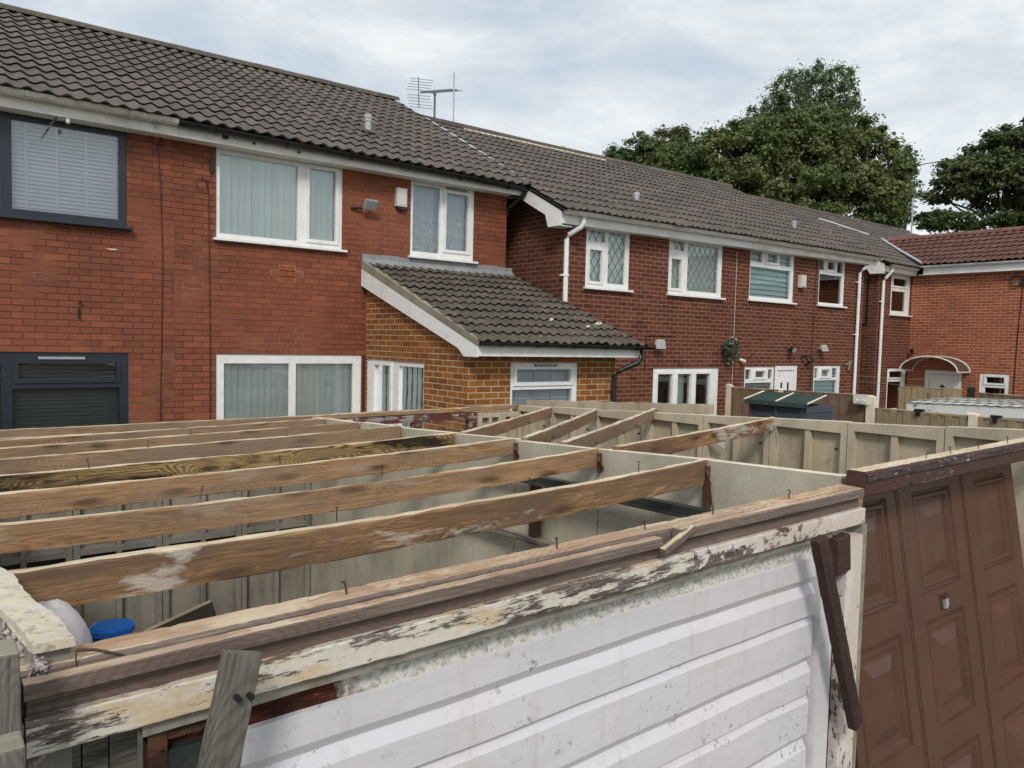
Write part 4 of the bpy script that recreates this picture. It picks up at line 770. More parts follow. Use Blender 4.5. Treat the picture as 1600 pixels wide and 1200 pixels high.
# ================================================================ TREES
DR = Vector((0.789, -0.614, 0)); DD = Vector((0.615, 0.787, 0))
def at(px, D): return DR * ((px - 800) / 1208 * D) + DD * D
def zh(px, py, D): # height of a direction at depth D
    return CAMZ + D * (0.024 * (px - 800) - 0.998 * (py - 600) - 0.055 * 1208) / 1208
def tree(label, lobes, mat, leaf, n_clusters, per, trunk_px, D, spread=0.75, name='tree', flat=0.7, seed=1, trunk_r=0.35, holes=0.0):
    rg = np.random.default_rng(seed); tp = at(trunk_px, D)
    root = thing(name, label, 'tree', (tp.x, tp.y, 0), 'trees behind the houses')
    tot = sum(l[3] * l[4] for l in lobes); P = []; cl = []; sm_ = []
    for (px, py, dd, rw, rh) in lobes:
        c_ = np.array(at(px, D + dd)); c_[2] = zh(px, py, D); k = max(6, int(n_clusters * rw * rh / tot))
        u = rg.normal(size=(k, 3)); u /= np.linalg.norm(u, axis=1)[:, None]; r = rg.uniform(0.35, 1.0, k) ** 0.45
        r = np.where(rg.random(k) < 0.16, rg.uniform(1.0, 1.12, k), r); cl.append(c_ + u * r[:, None] * np.array([rw, rw, rh])); sm_.append(r > 1.01)
    C_ = np.concatenate(cl); N = len(C_); cr_ = rg.uniform(0.55, 1.25, N) * spread; cr_[np.concatenate(sm_)] *= 0.5
    u = rg.normal(size=(N, per, 3)); u /= np.linalg.norm(u, axis=2)[..., None]; rr = np.clip(np.abs(rg.normal(0, 0.62, (N, per, 1))), 0, 1.25)
    pos = (C_[:, None, :] + u * rr * cr_[:, None, None] * np.array([1.15, 1.15, flat])).reshape(-1, 3); n = len(pos)
    # orientation: mostly facing up/out
    nr = u.reshape(-1, 3) * 0.7 + rg.normal(size=(n, 3)) * 0.55 + np.array([0, 0, 0.7]); nr /= np.linalg.norm(nr, axis=1)[:, None]
    a_ = np.cross(nr, rg.normal(size=(n, 3))); a_ /= np.linalg.norm(a_, axis=1)[:, None]; b_ = np.cross(nr, a_)
    L = (leaf * rg.uniform(0.6, 1.35, n))[:, None]
    V = np.empty((n, 4, 3)); V[:, 0] = pos - a_ * L; V[:, 1] = pos + b_ * L * 0.62 + nr * L * 0.12; V[:, 2] = pos + a_ * L; V[:, 3] = pos - b_ * L * 0.62 + nr * L * 0.12
    V = V.reshape(-1, 3) - np.array([tp.x, tp.y, 0])
    me = bpy.data.meshes.new('crown'); me.vertices.add(4 * n); me.vertices.foreach_set('co', V.ravel()); me.loops.add(4 * n); me.loops.foreach_set('vertex_index', np.arange(4 * n))
    me.polygons.add(n); me.polygons.foreach_set('loop_start', np.arange(n) * 4); me.polygons.foreach_set('loop_total', np.full(n, 4)); me.materials.append(mat)
    ct = rg.uniform(0, 1, N); tt = np.clip(np.repeat(ct, per) * 0.6 + rg.uniform(0, .4, n), 0, 1)
    me.attributes.new('tint', 'FLOAT', 'FACE').data.foreach_set('value', tt); me.update(); me.validate()
    o = bpy.data.objects.new('crown', me); COL.objects.link(o); o.parent = root; WM[o] = WM[root]
    zt = max(l_[2] for l_ in C_); tk = MB(); zm = C_[:, 2].mean()
    tk.tube([(tp.x, tp.y, 0), (tp.x + .1, tp.y, zm * 0.4), (tp.x - .1, tp.y + .1, zm * 0.75), (tp.x, tp.y, zm), (tp.x + .2, tp.y, zm + (zt - zm) * 0.7)], [trunk_r, trunk_r * .8, trunk_r * .6, trunk_r * .4, 0.04], 8)
    for i in rg.choice(N, min(N, 46), replace=False):
        e2 = Vector(C_[i]); s2 = Vector((tp.x, tp.y, max(2.5, zm * 0.55 + rg.uniform(-0.15, .35) * zm))); mid = s2.lerp(e2, 0.5) + Vector((0, 0, 0.5)); tk.tube([s2, mid, e2], [0.12, 0.07, 0.025], 5, cap=False)
    tk.build('trunk', M['bark'], root)
tree('large dark green broadleaf tree with a wide dome behind the middle roof',
     [(1210, 262, 0, 3.2, 2.6), (1120, 262, 0, 2.9, 2.3), (1290, 250, 0, 2.7, 2.6), (1170, 228, 1, 2.4, 1.7), (1255, 212, 1, 2.3, 1.3), (1330, 272, 0, 2.3, 2.6), (1060, 255, 1, 1.9, 1.4), (1370, 300, 1, 1.2, 1.6), (1200, 320, -1, 4.5, 2.0), (1310, 330, -1, 3.0, 2.0), (1080, 300, 0, 2.0, 1.4), (1300, 210, 1, 1.3, 0.9)],
     M['leafA'], 0.110, 720, 240, 1215, 45, 0.62, seed=3, trunk_r=0.45)
tree('smaller tree with a low ragged crown left of the large dark tree',
     [(985, 245, 0, 2.0, 1.1), (1040, 230, 0, 1.5, 1.1), (1015, 262, 0, 2.6, 1.4), (950, 256, 0, 0.9, 0.6)], M['leafR'], 0.105, 170, 190, 1000, 52, 0.55, seed=5, trunk_r=0.25)
tree('tall pale feathery poplar rising above the large dark tree',
     [(1215, 150, 0, 1.4, 1.8), (1250, 140, 0, 1.3, 1.6), (1292, 150, 0, 1.3, 1.9), (1190, 175, 0, 1.2, 1.3), (1235, 190, 0, 2.4, 1.6), (1305, 185, 0, 1.0, 1.4), (1165, 195, 0, 1.0, 1.0)], M['leafP'], 0.11, 215, 110, 1240, 62, 0.6, seed=6, trunk_r=0.3, flat=1.3, name='poplar')
tree('slim pale green tree peeping out at the right edge of the large dark tree',
     [(1385, 262, 0, 1.0, 1.2), (1395, 305, 0, 1.0, 1.8), (1378, 245, 0, 0.5, 0.7)], M['leafP'], 0.12, 60, 90, 1388, 50, 0.5, seed=8, trunk_r=0.16)
tree('broad leafy tree at the right with sky showing through its lower branches',
     [(1590, 235, 0, 2.0, 1.4), (1540, 245, 0, 1.7, 1.2), (1500, 275, 0, 1.8, 1.1), (1460, 300, 0, 1.1, 0.6), (1560, 290, 0, 2.4, 1.3), (1640, 270, 0, 2.4, 2.2), (1460, 345, 0, 1.4, 0.5), (1530, 350, 0, 2.0, 0.5), (1620, 340, 0, 2.4, 0.9), (1700, 280, 0, 2.2, 2.2)], M['leafR'], 0.105, 740, 190, 1575, 42, 0.52, seed=9, trunk_r=0.35, flat=0.5)
cb = MB(); A_, B_ = at(1380, 60), at(1520, 60); A_.z = zh(1380, 268, 60); B_.z = zh(1520, 244, 60); cb.tube([A_, B_], 0.035, 4)
tag(cb.build('overhead_cable', M['trackdark']), 'thin overhead cable crossing the sky between the two big trees', 'cable')

# ================================================================ GARAGES (K scales unit lengths)
K = 0.58
def G(x, y, z): return (K * x, K * y, CAMZ + K * z)
PW = lambda y: -0.93 - 0.047 * (y - 2.9)              # roof fall towards the back (unit lengths)
gL = thing('garage', 'roofless concrete garage with bare timber joists behind a white ribbed door', 'garage', G(2.8, 2.7, -CAMZ / K), 'roofless sectional garages')
gR = thing('garage', 'roofless concrete garage with brown panelled door hanging open at an angle', 'garage', G(7.7, 2.8, -CAMZ / K), 'roofless sectional garages')
FL = -CAMZ / K
g = MB(); g.quad(G(.2, 2.7, FL + .01), G(10.3, 2.7, FL + .01), G(10.3, 12.6, FL + .01), G(.2, 12.6, FL + .01)); tag(g.build('garage_floor', M['floor']), kind='structure')

def panelX(parent, X, y0, y1, z0, z1, ribs, mat, top=None, mid=True):
    """wall slab in a plane X=const between y0,y1 (unit lengths); ribs=+1/-1/0 side the ribs stand on"""
    m = MB(); th = 0.035; gap = 0.006
    def sl(x0, x1, ya, yb, ta, tb, zb, mi=0):
        p = [G(x0, ya, zb), G(x1, ya, zb), G(x1, yb, zb), G(x0, yb, zb), G(x0, ya, ta), G(x1, ya, ta), G(x1, yb, tb), G(x0, yb, tb)]
        n = len(m.v); m.v += p
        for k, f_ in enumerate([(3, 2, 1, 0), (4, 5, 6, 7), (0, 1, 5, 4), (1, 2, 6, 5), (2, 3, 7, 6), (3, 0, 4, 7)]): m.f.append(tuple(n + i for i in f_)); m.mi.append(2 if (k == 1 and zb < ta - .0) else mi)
    zt = lambda y: z0 + (z1 - z0) * (y - y0) / (y1 - y0)
    ya, yb = y0 + gap, y1 - gap
    sl(X - th / 2, X + th / 2, ya, yb, zt(ya), zt(yb), FL)
    if ribs:
        q0, q1 = (X - th / 2 - .10, X - th / 2 - .001) if ribs < 0 else (X + th / 2 + .001, X + th / 2 + .10)
        fw = 0.085
        sl(q0, q1, ya, ya + fw, zt(ya) - .002, zt(ya + fw) - .002, FL, 1); sl(q0, q1, yb - fw, yb, zt(yb - fw) - .002, zt(yb) - .002, FL, 1)
        ym = (ya + yb) / 2
        if mid: sl(q0 + (0.02 if ribs < 0 else 0), q1 - (0.02 if ribs > 0 else 0), ym - .04, ym + .04, zt(ym) - .1, zt(ym) - .1, FL, 1)
        for zz in (0, 1.75, 3.3):
            sl(q0 + .004, q1 - .004 if ribs > 0 else q1, ya + fw, yb - fw, zt(ya + fw) - .003 - zz, zt(yb - fw) - .003 - zz, min(zt(ya), zt(yb)) - .105 - zz, 1)
    o = m.build('wall_panel', [mat, M['concrib'], top or M['conctop']], parent); return o
# party wall: smooth towards the left garage, ribbed to the right
pj = [2.95, 4.18, 5.48, 6.82, 8.06, 9.39, 10.68, 12.02, 12.6]
PX = 5.42
for a_, b_ in zip(pj[:-1], pj[1:]): panelX(gL, PX, a_, b_, PW(a_) + random.uniform(-.012, .012), PW(b_) + random.uniform(-.012, .012), 1, M['concparty'], mid=(b_ - a_ > 1))
# right wall of right garage
rj = [1.68, 2.9, 4.12, 5.35, 6.53, 7.73, 8.93, 10.2, 11.44, 12.6]; RW = lambda y: -0.965 - 0.05 * (y - 5.35)
for a_, b_ in zip(rj[:-1], rj[1:]):
    pn = panelX(gR, 10.0, a_, b_, RW(a_) + random.uniform(-.012, .012), RW(b_) + random.uniform(-.012, .012), -1, M['conc'])
    for zz in (-.38, -1.3): c_ = Vector(G(9.86, a_ + .12, RW(a_) + zz)); m = MB(); m.tube([c_, c_ + Vector((-.02, 0, 0))], 0.012, 6); m.build('bolt', M['nail'], pn)
# left wall (pebble-dashed outside), slightly out of line
LX = lambda y: 0.335 - 0.085 * (y - 2.7)
m = MB()
for i in range(8):
    y0, y1 = 2.72 + i * 1.22, 2.72 + (i + 1) * 1.22 - .01; a0, a1 = LX(y0), LX(y0 + 1.2) if i < 2 else LX(2.72 + 2.44)
    if i >= 2: a0 = a1
    z0, z1 = -0.985 - .045 * (y0 - 2.7), -0.985 - .045 * (y1 - 2.7)
    p = [G(a0 - .055, y0, FL), G(a0 + .055, y0, FL), G(a1 + .055, y1, FL), G(a1 - .055, y1, FL), G(a0 - .055, y0, z0), G(a0 + .055, y0, z0), G(a1 + .055, y1, z1), G(a1 - .055, y1, z1)]
    m = MB(); m.v += p
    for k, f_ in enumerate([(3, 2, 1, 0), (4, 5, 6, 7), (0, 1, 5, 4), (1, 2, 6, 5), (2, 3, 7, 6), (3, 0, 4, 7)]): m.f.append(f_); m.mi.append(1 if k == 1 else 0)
    wp = m.build('wall_panel', [M['concgrey'], M['conctop']], gL)
    if i == 0: first_left = wp
# flaking broken cap with thickness along the near left wall + pebbles
cap = MB(); n = 44
for i in range(n + 1):
    y = 2.69 + i * (1.6 / n); xr = LX(y) + 0.064 + .008 * math.sin(y * 9) + random.uniform(-.005, .002); xl = LX(y) - 0.055 + .006 * math.sin(y * 7) + random.uniform(-.002, .002); z = -0.955 - .045 * (y - 2.7)
    cap.v += [G(xl, y, z - .028), G(xl, y, z + random.uniform(-.001, .001)), G((xl + xr) / 2, y, z + .003 + random.uniform(-.001, .001)), G(xr, y, z + random.uniform(-.005, .001)), G(xr + .004, y, z - .028)]
for i in range(n):
    for k in range(4): q = i * 5 + k; cap.f.append((q, q + 1, q + 6, q + 5)); cap.mi.append(0)
cap.f.append((0, 1, 2, 3, 4)); cap.mi.append(0)
def cap_mat():
    s = NT('flaking_yellow_cap', 0.85, 0.2); o = s.obj()
    c_ = s.mix(s.ramp(s.noise(o, 14, 6, 0.75), [(0.46, 0.0), (0.52, 1.0)]), (0.56, 0.49, 0.41), (0.64, 0.565, 0.42))
    c_ = s.mix(s.ramp(s.noise(o, 30, 6, 0.8, loc=(3, 3, 3)), [(0.56, 0.0), (0.6, 1.0)]), c_, (0.38, 0.33, 0.25))
    c_ = s.mix(s.math('MULTIPLY', s.ramp(s.noise(o, 5, 3, 0.6, loc=(8, 3, 3)), [(0.52, 0.0), (0.66, 1.0)]), .6), c_, (0.72, 0.68, 0.62))
    s.color(c_); s.bump(s.noise(o, 45, 6, 0.8), 0.6, 0.003); return s.m
cap.build('wall_cap', cap_mat(), gL)
pb = MB()
for _ in range(750):
    y = random.uniform(2.66, 4.3); z = -0.985 - .045 * (y - 2.7) - abs(random.gauss(0, 0.16)) - 0.002; x = LX(y) - 0.058 + random.uniform(-.012, .004)
    if random.random() < 0.25: y = 2.70 + random.uniform(-.015, .01); x = LX(2.7) + random.uniform(-.055, -.02)
    c_ = Vector(G(x, y, z)); r = random.uniform(.0035, .009); ax = [Vector((random.gauss(0, 1), random.gauss(0, 1), random.gauss(0, 1))).normalized() * r * random.uniform(.7, 1.3) for _ in range(3)]
    n = len(pb.v); pb.v += [tuple(c_ + s_ * a2) for a2 in ax for s_ in (1, -1)]
    for f_ in [(0, 2, 4), (2, 1, 4), (1, 3, 4), (3, 0, 4), (2, 0, 5), (1, 2, 5), (3, 1, 5), (0, 3, 5)]: pb.f.append(tuple(n + k for k in f_)); pb.mi.append(0)
tag(pb.build('pebble_dash', M['stoneM'], gL), kind='stuff')
# back walls (ribs facing the camera)
def panelY(parent, Y, x0, x1, zt, mat, low=None, name='wall_panel'):
    m = MB(); Tg = lambda u, d, z: G(u, Y - d, z); mid = (x0 + x1) / 2; g_ = .006
    m.box(x0 + g_, x1 - g_, -0.03, 0, FL, zt, 0, Tg)
    for (a2, b2) in ((x0 + g_, x0 + .09), (x1 - .09, x1 - g_), (mid - .035, mid + .035)): m.box(a2, b2, .001, 0.1, FL, zt - .001, 1, Tg)
    for zz in (zt - .1, -3.22, -3.42): m.box(x0 + .09, mid - .035, .001, 0.11, zz, zz + .085, 1, Tg); m.box(mid + .035, x1 - .09, .001, 0.11, zz, zz + .085, 1, Tg)
    for a2, b2 in ((x0 + .1, mid - .045), (mid + .045, x1 - .1)): m.box(a2, b2, .0012, 0.004, -3.32, -3.24, 2, Tg)  # dark strips between the rails: recess shade put into the colour
    return m.build(name, [mat, M['concgrey'] if low else M['concrib'], M['trackdark']], parent)
xs = [0.3 - .9 + 1.2 * i for i in range(6)]
for a_, b_ in zip(xs[:-1], xs[1:]): panelY(gL, 12.5, a_, min(b_, 5.38), -1.47, M['concgrey'], low=1)
for a_, b_ in ((5.5, 6.15), (8.86, 9.45), (9.45, 9.96)): panelY(gR, 12.5, a_, b_, -1.43, M['conc'])
m = MB(); m.box(6.15, 8.86, -0.05, 0, FL, -2.2, 0, lambda u, d, z: G(u, 12.5 - d, z)); m.build('wall_panel', M['conc'], gR)
TG = lambda u, d, z: G(u, 12.5 - d, z)
m = MB(); holed(m, TG, 6.15, 8.86, -2.2, -1.42, [(6.32, 7.42, -1.95, -1.56), (7.58, 8.68, -1.95, -1.56)], -0.1, 0.05); wf = m.build('window', M['maroon'], gR)
m = MB(); m.quad(TG(6.3, -.02, -2.0), TG(8.7, -.02, -2.0), TG(8.7, -.02, -1.5), TG(6.3, -.02, -1.5)); m.build('pane', M['glass'], wf)
# --- joists
def nails(j, p0, p1, ts, h=0.036):
    for t in ts:
        c_ = Vector(p0).lerp(Vector(p1), t); m = MB(); lx = random.uniform(-.005, .005); m.tube([c_ - Vector((0, 0, .01)), c_ + Vector((lx, 0, h * .6)), c_ + Vector((lx * 2.2, random.uniform(-.01, .01), h))], 0.0025, 5); m.tube([c_ + Vector((lx * 2.2, 0, h)), c_ + Vector((lx * 2.3, 0, h + .003))], 0.006, 6); m.build('nail', M['nail'], j)
JY = [4.18, 5.49, 6.83, 8.06, 9.40, 10.68, 11.9]; ZR = [-.972, -1.033, -1.090, -1.163, -1.208, -1.279, -1.34]; ZL = [-1.112, -1.148, -1.216, -1.279, -1.327, -1.384, -1.44]
SG = [.022, .034, .018, .012, .008, .006, .004]; JM = ['pinewhite', 'pine', 'pine', 'pinedark', 'pine2', 'pine2', 'pine2']
NA = [(.33, .62, .84), (.3, .56), (.2, .5), (.25,), (.4, .7), (.55,), ()]
for i, (y, zr, zl) in enumerate(zip(JY, ZR, ZL)):
    p0, p1 = G(-.05 if i else 0.30, y, zl - (0.0 if i == 0 else .01)), G(5.37, y, zr)
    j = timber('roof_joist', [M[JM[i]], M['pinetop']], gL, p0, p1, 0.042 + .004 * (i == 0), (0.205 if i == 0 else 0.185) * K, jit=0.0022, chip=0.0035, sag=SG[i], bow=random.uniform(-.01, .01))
    nails(j, p0, p1, NA[i])
    if i == 3: j['label'] = 'joist blackened and streaked with rot'
    if i in (0, 1, 2):
        m = MB(); q = Vector(G(5.39, y, zr)); m.tube([q + Vector((-.02, -.02, -.03)), q + Vector((-.03, -.045, -.07)), q + Vector((-.005, -.05, -.12 - .1 * (i == 0)))], 0.008, 6); m.box(q.x - .03, q.x + .0, q.y - .034, q.y - .028, q.z - .14, q.z - .03); m.build('bracket', M['nail'], j)
# back rail over both garages
tj = timber('wall_plate', [M['pine2'], M['pinetop']], gL, G(-.1, 12.5, -1.375), G(5.42, 12.5, -1.345), 0.06, 0.11)
timber('wall_plate', [M['greywood'], M['pinetop']], gL, G(-.1, 12.3, -1.47), G(5.42, 12.3, -1.43), 0.05, 0.05)
timber('wall_plate', [M['pine'], M['rottop']], gR, G(5.44, 12.5, -1.345), G(10.0, 12.5, -1.30), 0.07, 0.045, chip=0.01)
# displaced joists in the right garage
for (xa, ya, za, xb, yb, zb, mt) in ((5.50, 8.06, -1.160, 9.9, 11.44, -1.262, 'pine'), (5.50, 6.80, -1.085, 9.93, 10.2, -1.205, 'pine2'), (5.52, 6.15, -1.06, 10.1, 8.93, -1.085, 'pine2'), (5.50, 5.35, -1.01, 9.98, 6.53, -1.015, 'pinewhite')):
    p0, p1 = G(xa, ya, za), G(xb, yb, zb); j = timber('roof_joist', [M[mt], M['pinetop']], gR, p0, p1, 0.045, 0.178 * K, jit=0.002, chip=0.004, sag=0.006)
    m = MB(); q = Vector(p1); m.tube([q + Vector((-.05, -.02, -.03)), q + Vector((-.06, -.05, -.06)), q + Vector((-.04, -.06, -.16)), q + Vector((-.03, -.05, -.26))], [.012, .012, .009, .006], 6); m.build('bracket', M['greymetal'], j)
timber('joist_strut', [M['pine2'], M['pine2']], gR, G(6.9, 9.3, -1.32), G(6.6, 9.6, -1.75), 0.03, 0.04)
# ragged board along the outside top of the right wall
m = MB()
n = 40
for i in range(n + 1):
    y = 12.68 - i * (4.77 / n); z = -1.232 + (12.68 - y) * (0.281 / 4.77) + random.uniform(-.008, .008)
    for dx in (0.28, 0.38): m.v += [G(10 + dx, y, z - .16), G(10 + dx, y, z)]
for i in range(n):
    q = i * 4; m.f += [(q, q + 1, q + 5, q + 4), (q + 1, q + 3, q + 7, q + 5), (q + 3, q + 2, q + 6, q + 7)]; m.mi += [0, 0, 0]
m.f += [(0, 2, 3, 1), (n * 4, n * 4 + 1, n * 4 + 3, n * 4 + 2)]; m.mi += [0, 0]
m.build('coping_board', M['conc'], gR)
# --- front lintel of the left garage
zl, zr = -1.045, -0.958
xa, xb = 0.30, 5.10
FYl = 2.65
def gz(x): return zl + (zr - zl) * (x - xa) / (xb - xa)
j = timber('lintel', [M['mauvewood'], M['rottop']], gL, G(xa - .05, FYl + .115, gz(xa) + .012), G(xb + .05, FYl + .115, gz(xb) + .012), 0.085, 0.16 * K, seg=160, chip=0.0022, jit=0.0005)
nails(j, G(xa, FYl + .115, gz(xa)), G(xb, FYl + .115, gz(xb)), (.22, .45, .58, .70, .86), 0.035)
timber('trim_board', [M['mauvewood'], M['rottop']], gL, G(xa - .05, FYl - .005, gz(xa)), G(3.05, FYl - .005, gz(3.05) + .002), 0.035, 0.052 * K, seg=140, chip=0.0012, jit=0.0003)
timber('trim_board', [M['mauvewood'], M['rottop']], gL, G(3.2, FYl - .0, gz(3.2) + .022), G(xb, FYl - .0, gz(xb) + .018), 0.035, 0.06 * K, seg=100, chip=0.0012, jit=0.0003)
timber('splinter', [M['mauvewood'], M['pinetop']], gL, G(3.02, FYl - .06, gz(3.0) - .045), G(3.3, FYl - .03, gz(3.3) + .03), 0.018, 0.02, seg=6, jit=.002)
timber('trim_board', [M['mauvewood']], gL, G(xa - .04, FYl + .035, gz(xa) - .055), G(xb, FYl + .035, gz(xb) - .055), 0.03, 0.085 * K, jit=0.0005)
pbd = timber('painted_board', [M['creampaint']], gL, G(xa - .045, FYl + .0, gz(xa) - .118), G(3.32, FYl + .0, gz(3.32) - .118), 0.032, 0.11 * K, seg=150, jit=0.0007)
pbd2 = timber('painted_board', [M['pinkpaint']], gL, G(3.325, FYl + .0, gz(3.325) - .118), G(xb + .03, FYl + .0, gz(xb) - .118), 0.032, 0.105 * K, seg=90, jit=0.0007)
timber('metal_rail', [M['railgrey']], gL, G(0.58, FYl + .04, gz(.58) - .222), G(4.78, FYl + .04, gz(4.78) - .215), 0.04, 0.06 * K, jit=0.0012)
m = MB(); m.box(0.27, 5.3, .30, .34, -1.30, -1.18, 0, lambda u, d, z: G(u, FYl + d, z + (u - .3) * .0)); m.build('dark_board', M['greywood'], gL)
# end faces / verge at left end of lintel
m = MB(); m.box(.215, .245, -.02, .14, -1.32, -1.04, 0, lambda u, d, z: G(u, FYl + d, z)); m.build('end_board', M['greywood'], gL)
# --- white ribbed door (vertical), ribs horizontal
dl, dr_ = 0.62, 4.66
wd_ = MB(); prof = [(-1.30, -0.004), (-1.415, 0.0), (-1.419, 0.022)]
zc = -1.42
while zc > FL + .1:
    prof += [(zc - .125, 0.022), (zc - .175, -.010), (zc - .235, 0.024), (zc - .375, 0.026), (zc - .384, -.018), (zc - .44, 0.020)]
    zc -= .53
    prof.append((zc - .0, 0.022))
NX = 60
for (zz, d_) in prof:
    for i in range(NX + 1):
        x = dl + (dr_ - dl) * i / NX; warp = 0.006 * math.sin(x * 2.1 + zz * 3) + .003 * math.sin(x * 7 + zz * 9); wd_.v.append(G(x, FYl + .07 - d_ + warp, zz + (x - dl) * .0145))
for j_ in range(len(prof) - 1):
    for i in range(NX):
        q = j_ * (NX + 1) + i; wd_.f.append((q, q + NX + 1, q + NX + 2, q + 1)); wd_.mi.append(1 if j_ < 1 else 0)
door = wd_.build('garage_door', [M['doorwhite'], M['lip']], gL, frame=Matrix.Translation(G(0, 2.65, 0)))
door['label'] = 'chipped white ribbed metal garage door'
m = MB(); m.box(.60, .92, 0.03, .085, -1.36, -1.30, 0, lambda u, d, z: G(u, FYl + d, z)); m.box(.60, .66, 0.02, .09, -4.4, -1.30, 0, lambda u, d, z: G(u, FYl + d, z)); m.box(.66, .9, .03, .09, -1.50, -1.40, 1, lambda u, d, z: G(u, FYl + d, z)); m.build('door_frame', [M['rust'], M['trackdark']], door)
m = MB(); m.box(.66, .80, .0, .02, -2.2, -1.50, 0, lambda u, d, z: G(u, FYl + d, z)); m.build('paint_flap', M['doorwhite'], door)
# dark boards visible left of the door under the lintel
for k, (u0, u1) in enumerate(((.25, .33), (.335, .42), (.425, .5), (.505, .59))):
    m = MB(); m.box(u0, u1, .12, .16, -4.4, -1.28, 0, lambda u, d, z: G(u, FYl + d, z)); m.build('side_board', M['picket'], gL)
# jamb at the right
m = MB()
for (u0, u1, d0, d1, mi) in ((4.70, 4.86, .02, .14, 1), (4.86, 4.93, .05, .14, 2), (4.93, 5.13, -.02, .16, 0), (5.135, 5.20, -.01, .16, 3)):  # second strip is the door gap, its shade given as dark colour
    m.box(u0, u1, d0, d1, -4.55, -1.26 if mi != 3 else -1.2, mi, lambda u, d, z: G(u - (z + 1.2) * -.0, FYl + d, z))
m.build('door_jamb', [M['pinkpaint'], M['doorwhite'], M['stick'], M['railgrey']], gL, frame=Matrix.Translation(G(4.93, FYl, -1.2)) @ Matrix.Rotation(math.radians(90), 4, 'Y'))
timber('gap_shade_block', [M['stick']], gL, G(4.74, FYl - .02, -1.24), G(4.90, FYl - .02, -1.22), 0.04, 0.14)  # dark bar added to colour in the shaded gap beside the door
timber('corner_post', [M['pine2'], M['pinetop']], gR, G(5.15, FYl + .16, -.985), G(5.33, FYl + .16, -.985), 0.07, 2.0)
# door tracks & braces in the left garage
m = MB(); m.box(-0.05, 0.05, 0, 1, -.03, .05, 0, lambda u, d, z: G(5.2 + u, 3.9 + d * 2.75, -1.405 - d * .06 + z)); m.box(-0.10, -0.05, 0, 1, -.035, -.02, 0, lambda u, d, z: G(5.2 + u, 3.9 + d * 2.75, -1.405 - d * .06 + z)); m.build('door_track', M['trackdark'], gL)
timber('wall_brace', [M['greywood'], M['concgrey']], gL, G(5.28, 5.85, -2.1), G(5.28, 8.0, -2.15), 0.05, 0.035, jit=.004)
timber('wall_brace', [M['greywood'], M['concgrey']], gL, G(5.28, 6.4, -1.46), G(5.28, 7.4, -1.50), 0.04, 0.035, jit=.004)
m = MB(); m.box(5.27, 5.36, -.05, .05, -2.1, -1.35, 0, lambda u, d, z: G(u, 6.35 + d, z)); m.build('steel_post', M['nail'], gL)
m = MB(); m.box(5.33, 5.38, -.02, .03, -1.55, -1.15, 0, lambda u, d, z: G(u, 4.12 + d, z)); m.build('joist_hanger', M['nail'], gL)
# --- right garage front
j = timber('lintel', [M['brownpaint'], M['pinetop']], gR, G(5.36, 2.82, -.868), G(10.3, 2.82, -.805), 0.085, 0.185 * K, seg=120, jit=0.0008, chip=0.002)
timber('paint_edge', [M['flake']], gR, G(5.36, 2.735, -.885), G(10.3, 2.735, -.822), 0.008, 0.05 * K, seg=160, jit=0.001, chip=0.004)
nails(j, G(5.3, 2.8, -.865), G(10.3, 2.8, -.80), (.22, .31, .42, .55), 0.03)
# leaning brown door: local frame u right, v down the slab
ang = math.atan2(.165, .986)
KD = K * 1.13; o0 = Vector((KD * 4.90, KD * 2.75, CAMZ - KD * 1.04)); ux = Vector((1, 0, 0)); vz = Vector((0, math.sin(ang), math.cos(ang))); ny = vz.cross(ux)   # ny = outward-ish
if ny.y > 0: ny = -ny
frD = Matrix(((ux.x, -ny.x, vz.x, o0.x), (ux.y, -ny.y, vz.y, o0.y), (ux.z, -ny.z, vz.z, o0.z), (0, 0, 0, 1)))
def TD(u, d, v): return tuple(o0 + ux * (u - 4.90) * KD - vz * v * KD + ny * d)   # v downwards, d outward in metres
m = MB(); VB = 3.0
cols = [(4.90, 5.00, 5.66, 5.82), (5.82, 6.05, 6.72, 6.93), (6.93, 7.17, 7.84, 8.02)]
rows = [(0.045, 0.825), (1.025, 1.82), (2.03, 2.82)]
holes = [(a2, b2, r0, r1) for (_, a2, b2, _) in cols for (r0, r1) in rows]
holed(m, lambda u, d, v: TD(u, d, v), 4.90, 8.02, -.02, VB, holes, -0.03, 0.0)
for (a2, b2, r0, r1) in holes:
    loops = [(0, 0), (.012, -.016), (.03, -.018), (.045, -.004), (.065, -.004), (.08, -.020), (.12, -.020), (.21, 0.0), (.215, .0)]
    L_ = [[(a2 + q, r0 + q, d_), (b2 - q, r0 + q, d_), (b2 - q, r1 - q, d_), (a2 + q, r1 - q, d_)] for q, d_ in loops]
    for A2, B2 in zip(L_[:-1], L_[1:]):
        for k in range(4):
            k2 = (k + 1) % 4; m.quad(*[TD(p[0], p[2], p[1]) for p in (A2[k], A2[k2], B2[k2], B2[k])])
    m.quad(*[TD(p[0], p[2], p[1]) for p in L_[-1]])
for u in (5.80, 6.92): m.box(u, u + .012, -.0, .003, -.02, VB, 0, lambda a2, d, v: TD(a2, d, v)); m.box(u + .035, u + .043, -.0, .003, -.02, VB, 0, lambda a2, d, v: TD(a2, d, v))
bd = m.build('garage_door', M['doorbrown'], gR, frame=frD); bd['label'] = 'brown garage door of raised panels leaning outwards'
m = MB(); m.box(6.32, 6.44, 0, .006, .865, .99, 0, TD); m.box(6.34, 6.42, .006, .022, .875, .90, 0, TD); m.box(6.345, 6.375, .006, .02, .90, .975, 1, TD); m.box(6.375, 6.43, .006, .010, .90, .965, 1, TD); m.build('door_handle', [M['nail'], M['greymetal']], bd)
m = MB(); m.box(9.73, 9.85, 0, .04, -2.1, -1.72, 0, lambda u, d, z: G(u + (z + 1.7) * .35, 3.6 + d, z)); m.build('door_arm', M['railgrey'], gR)
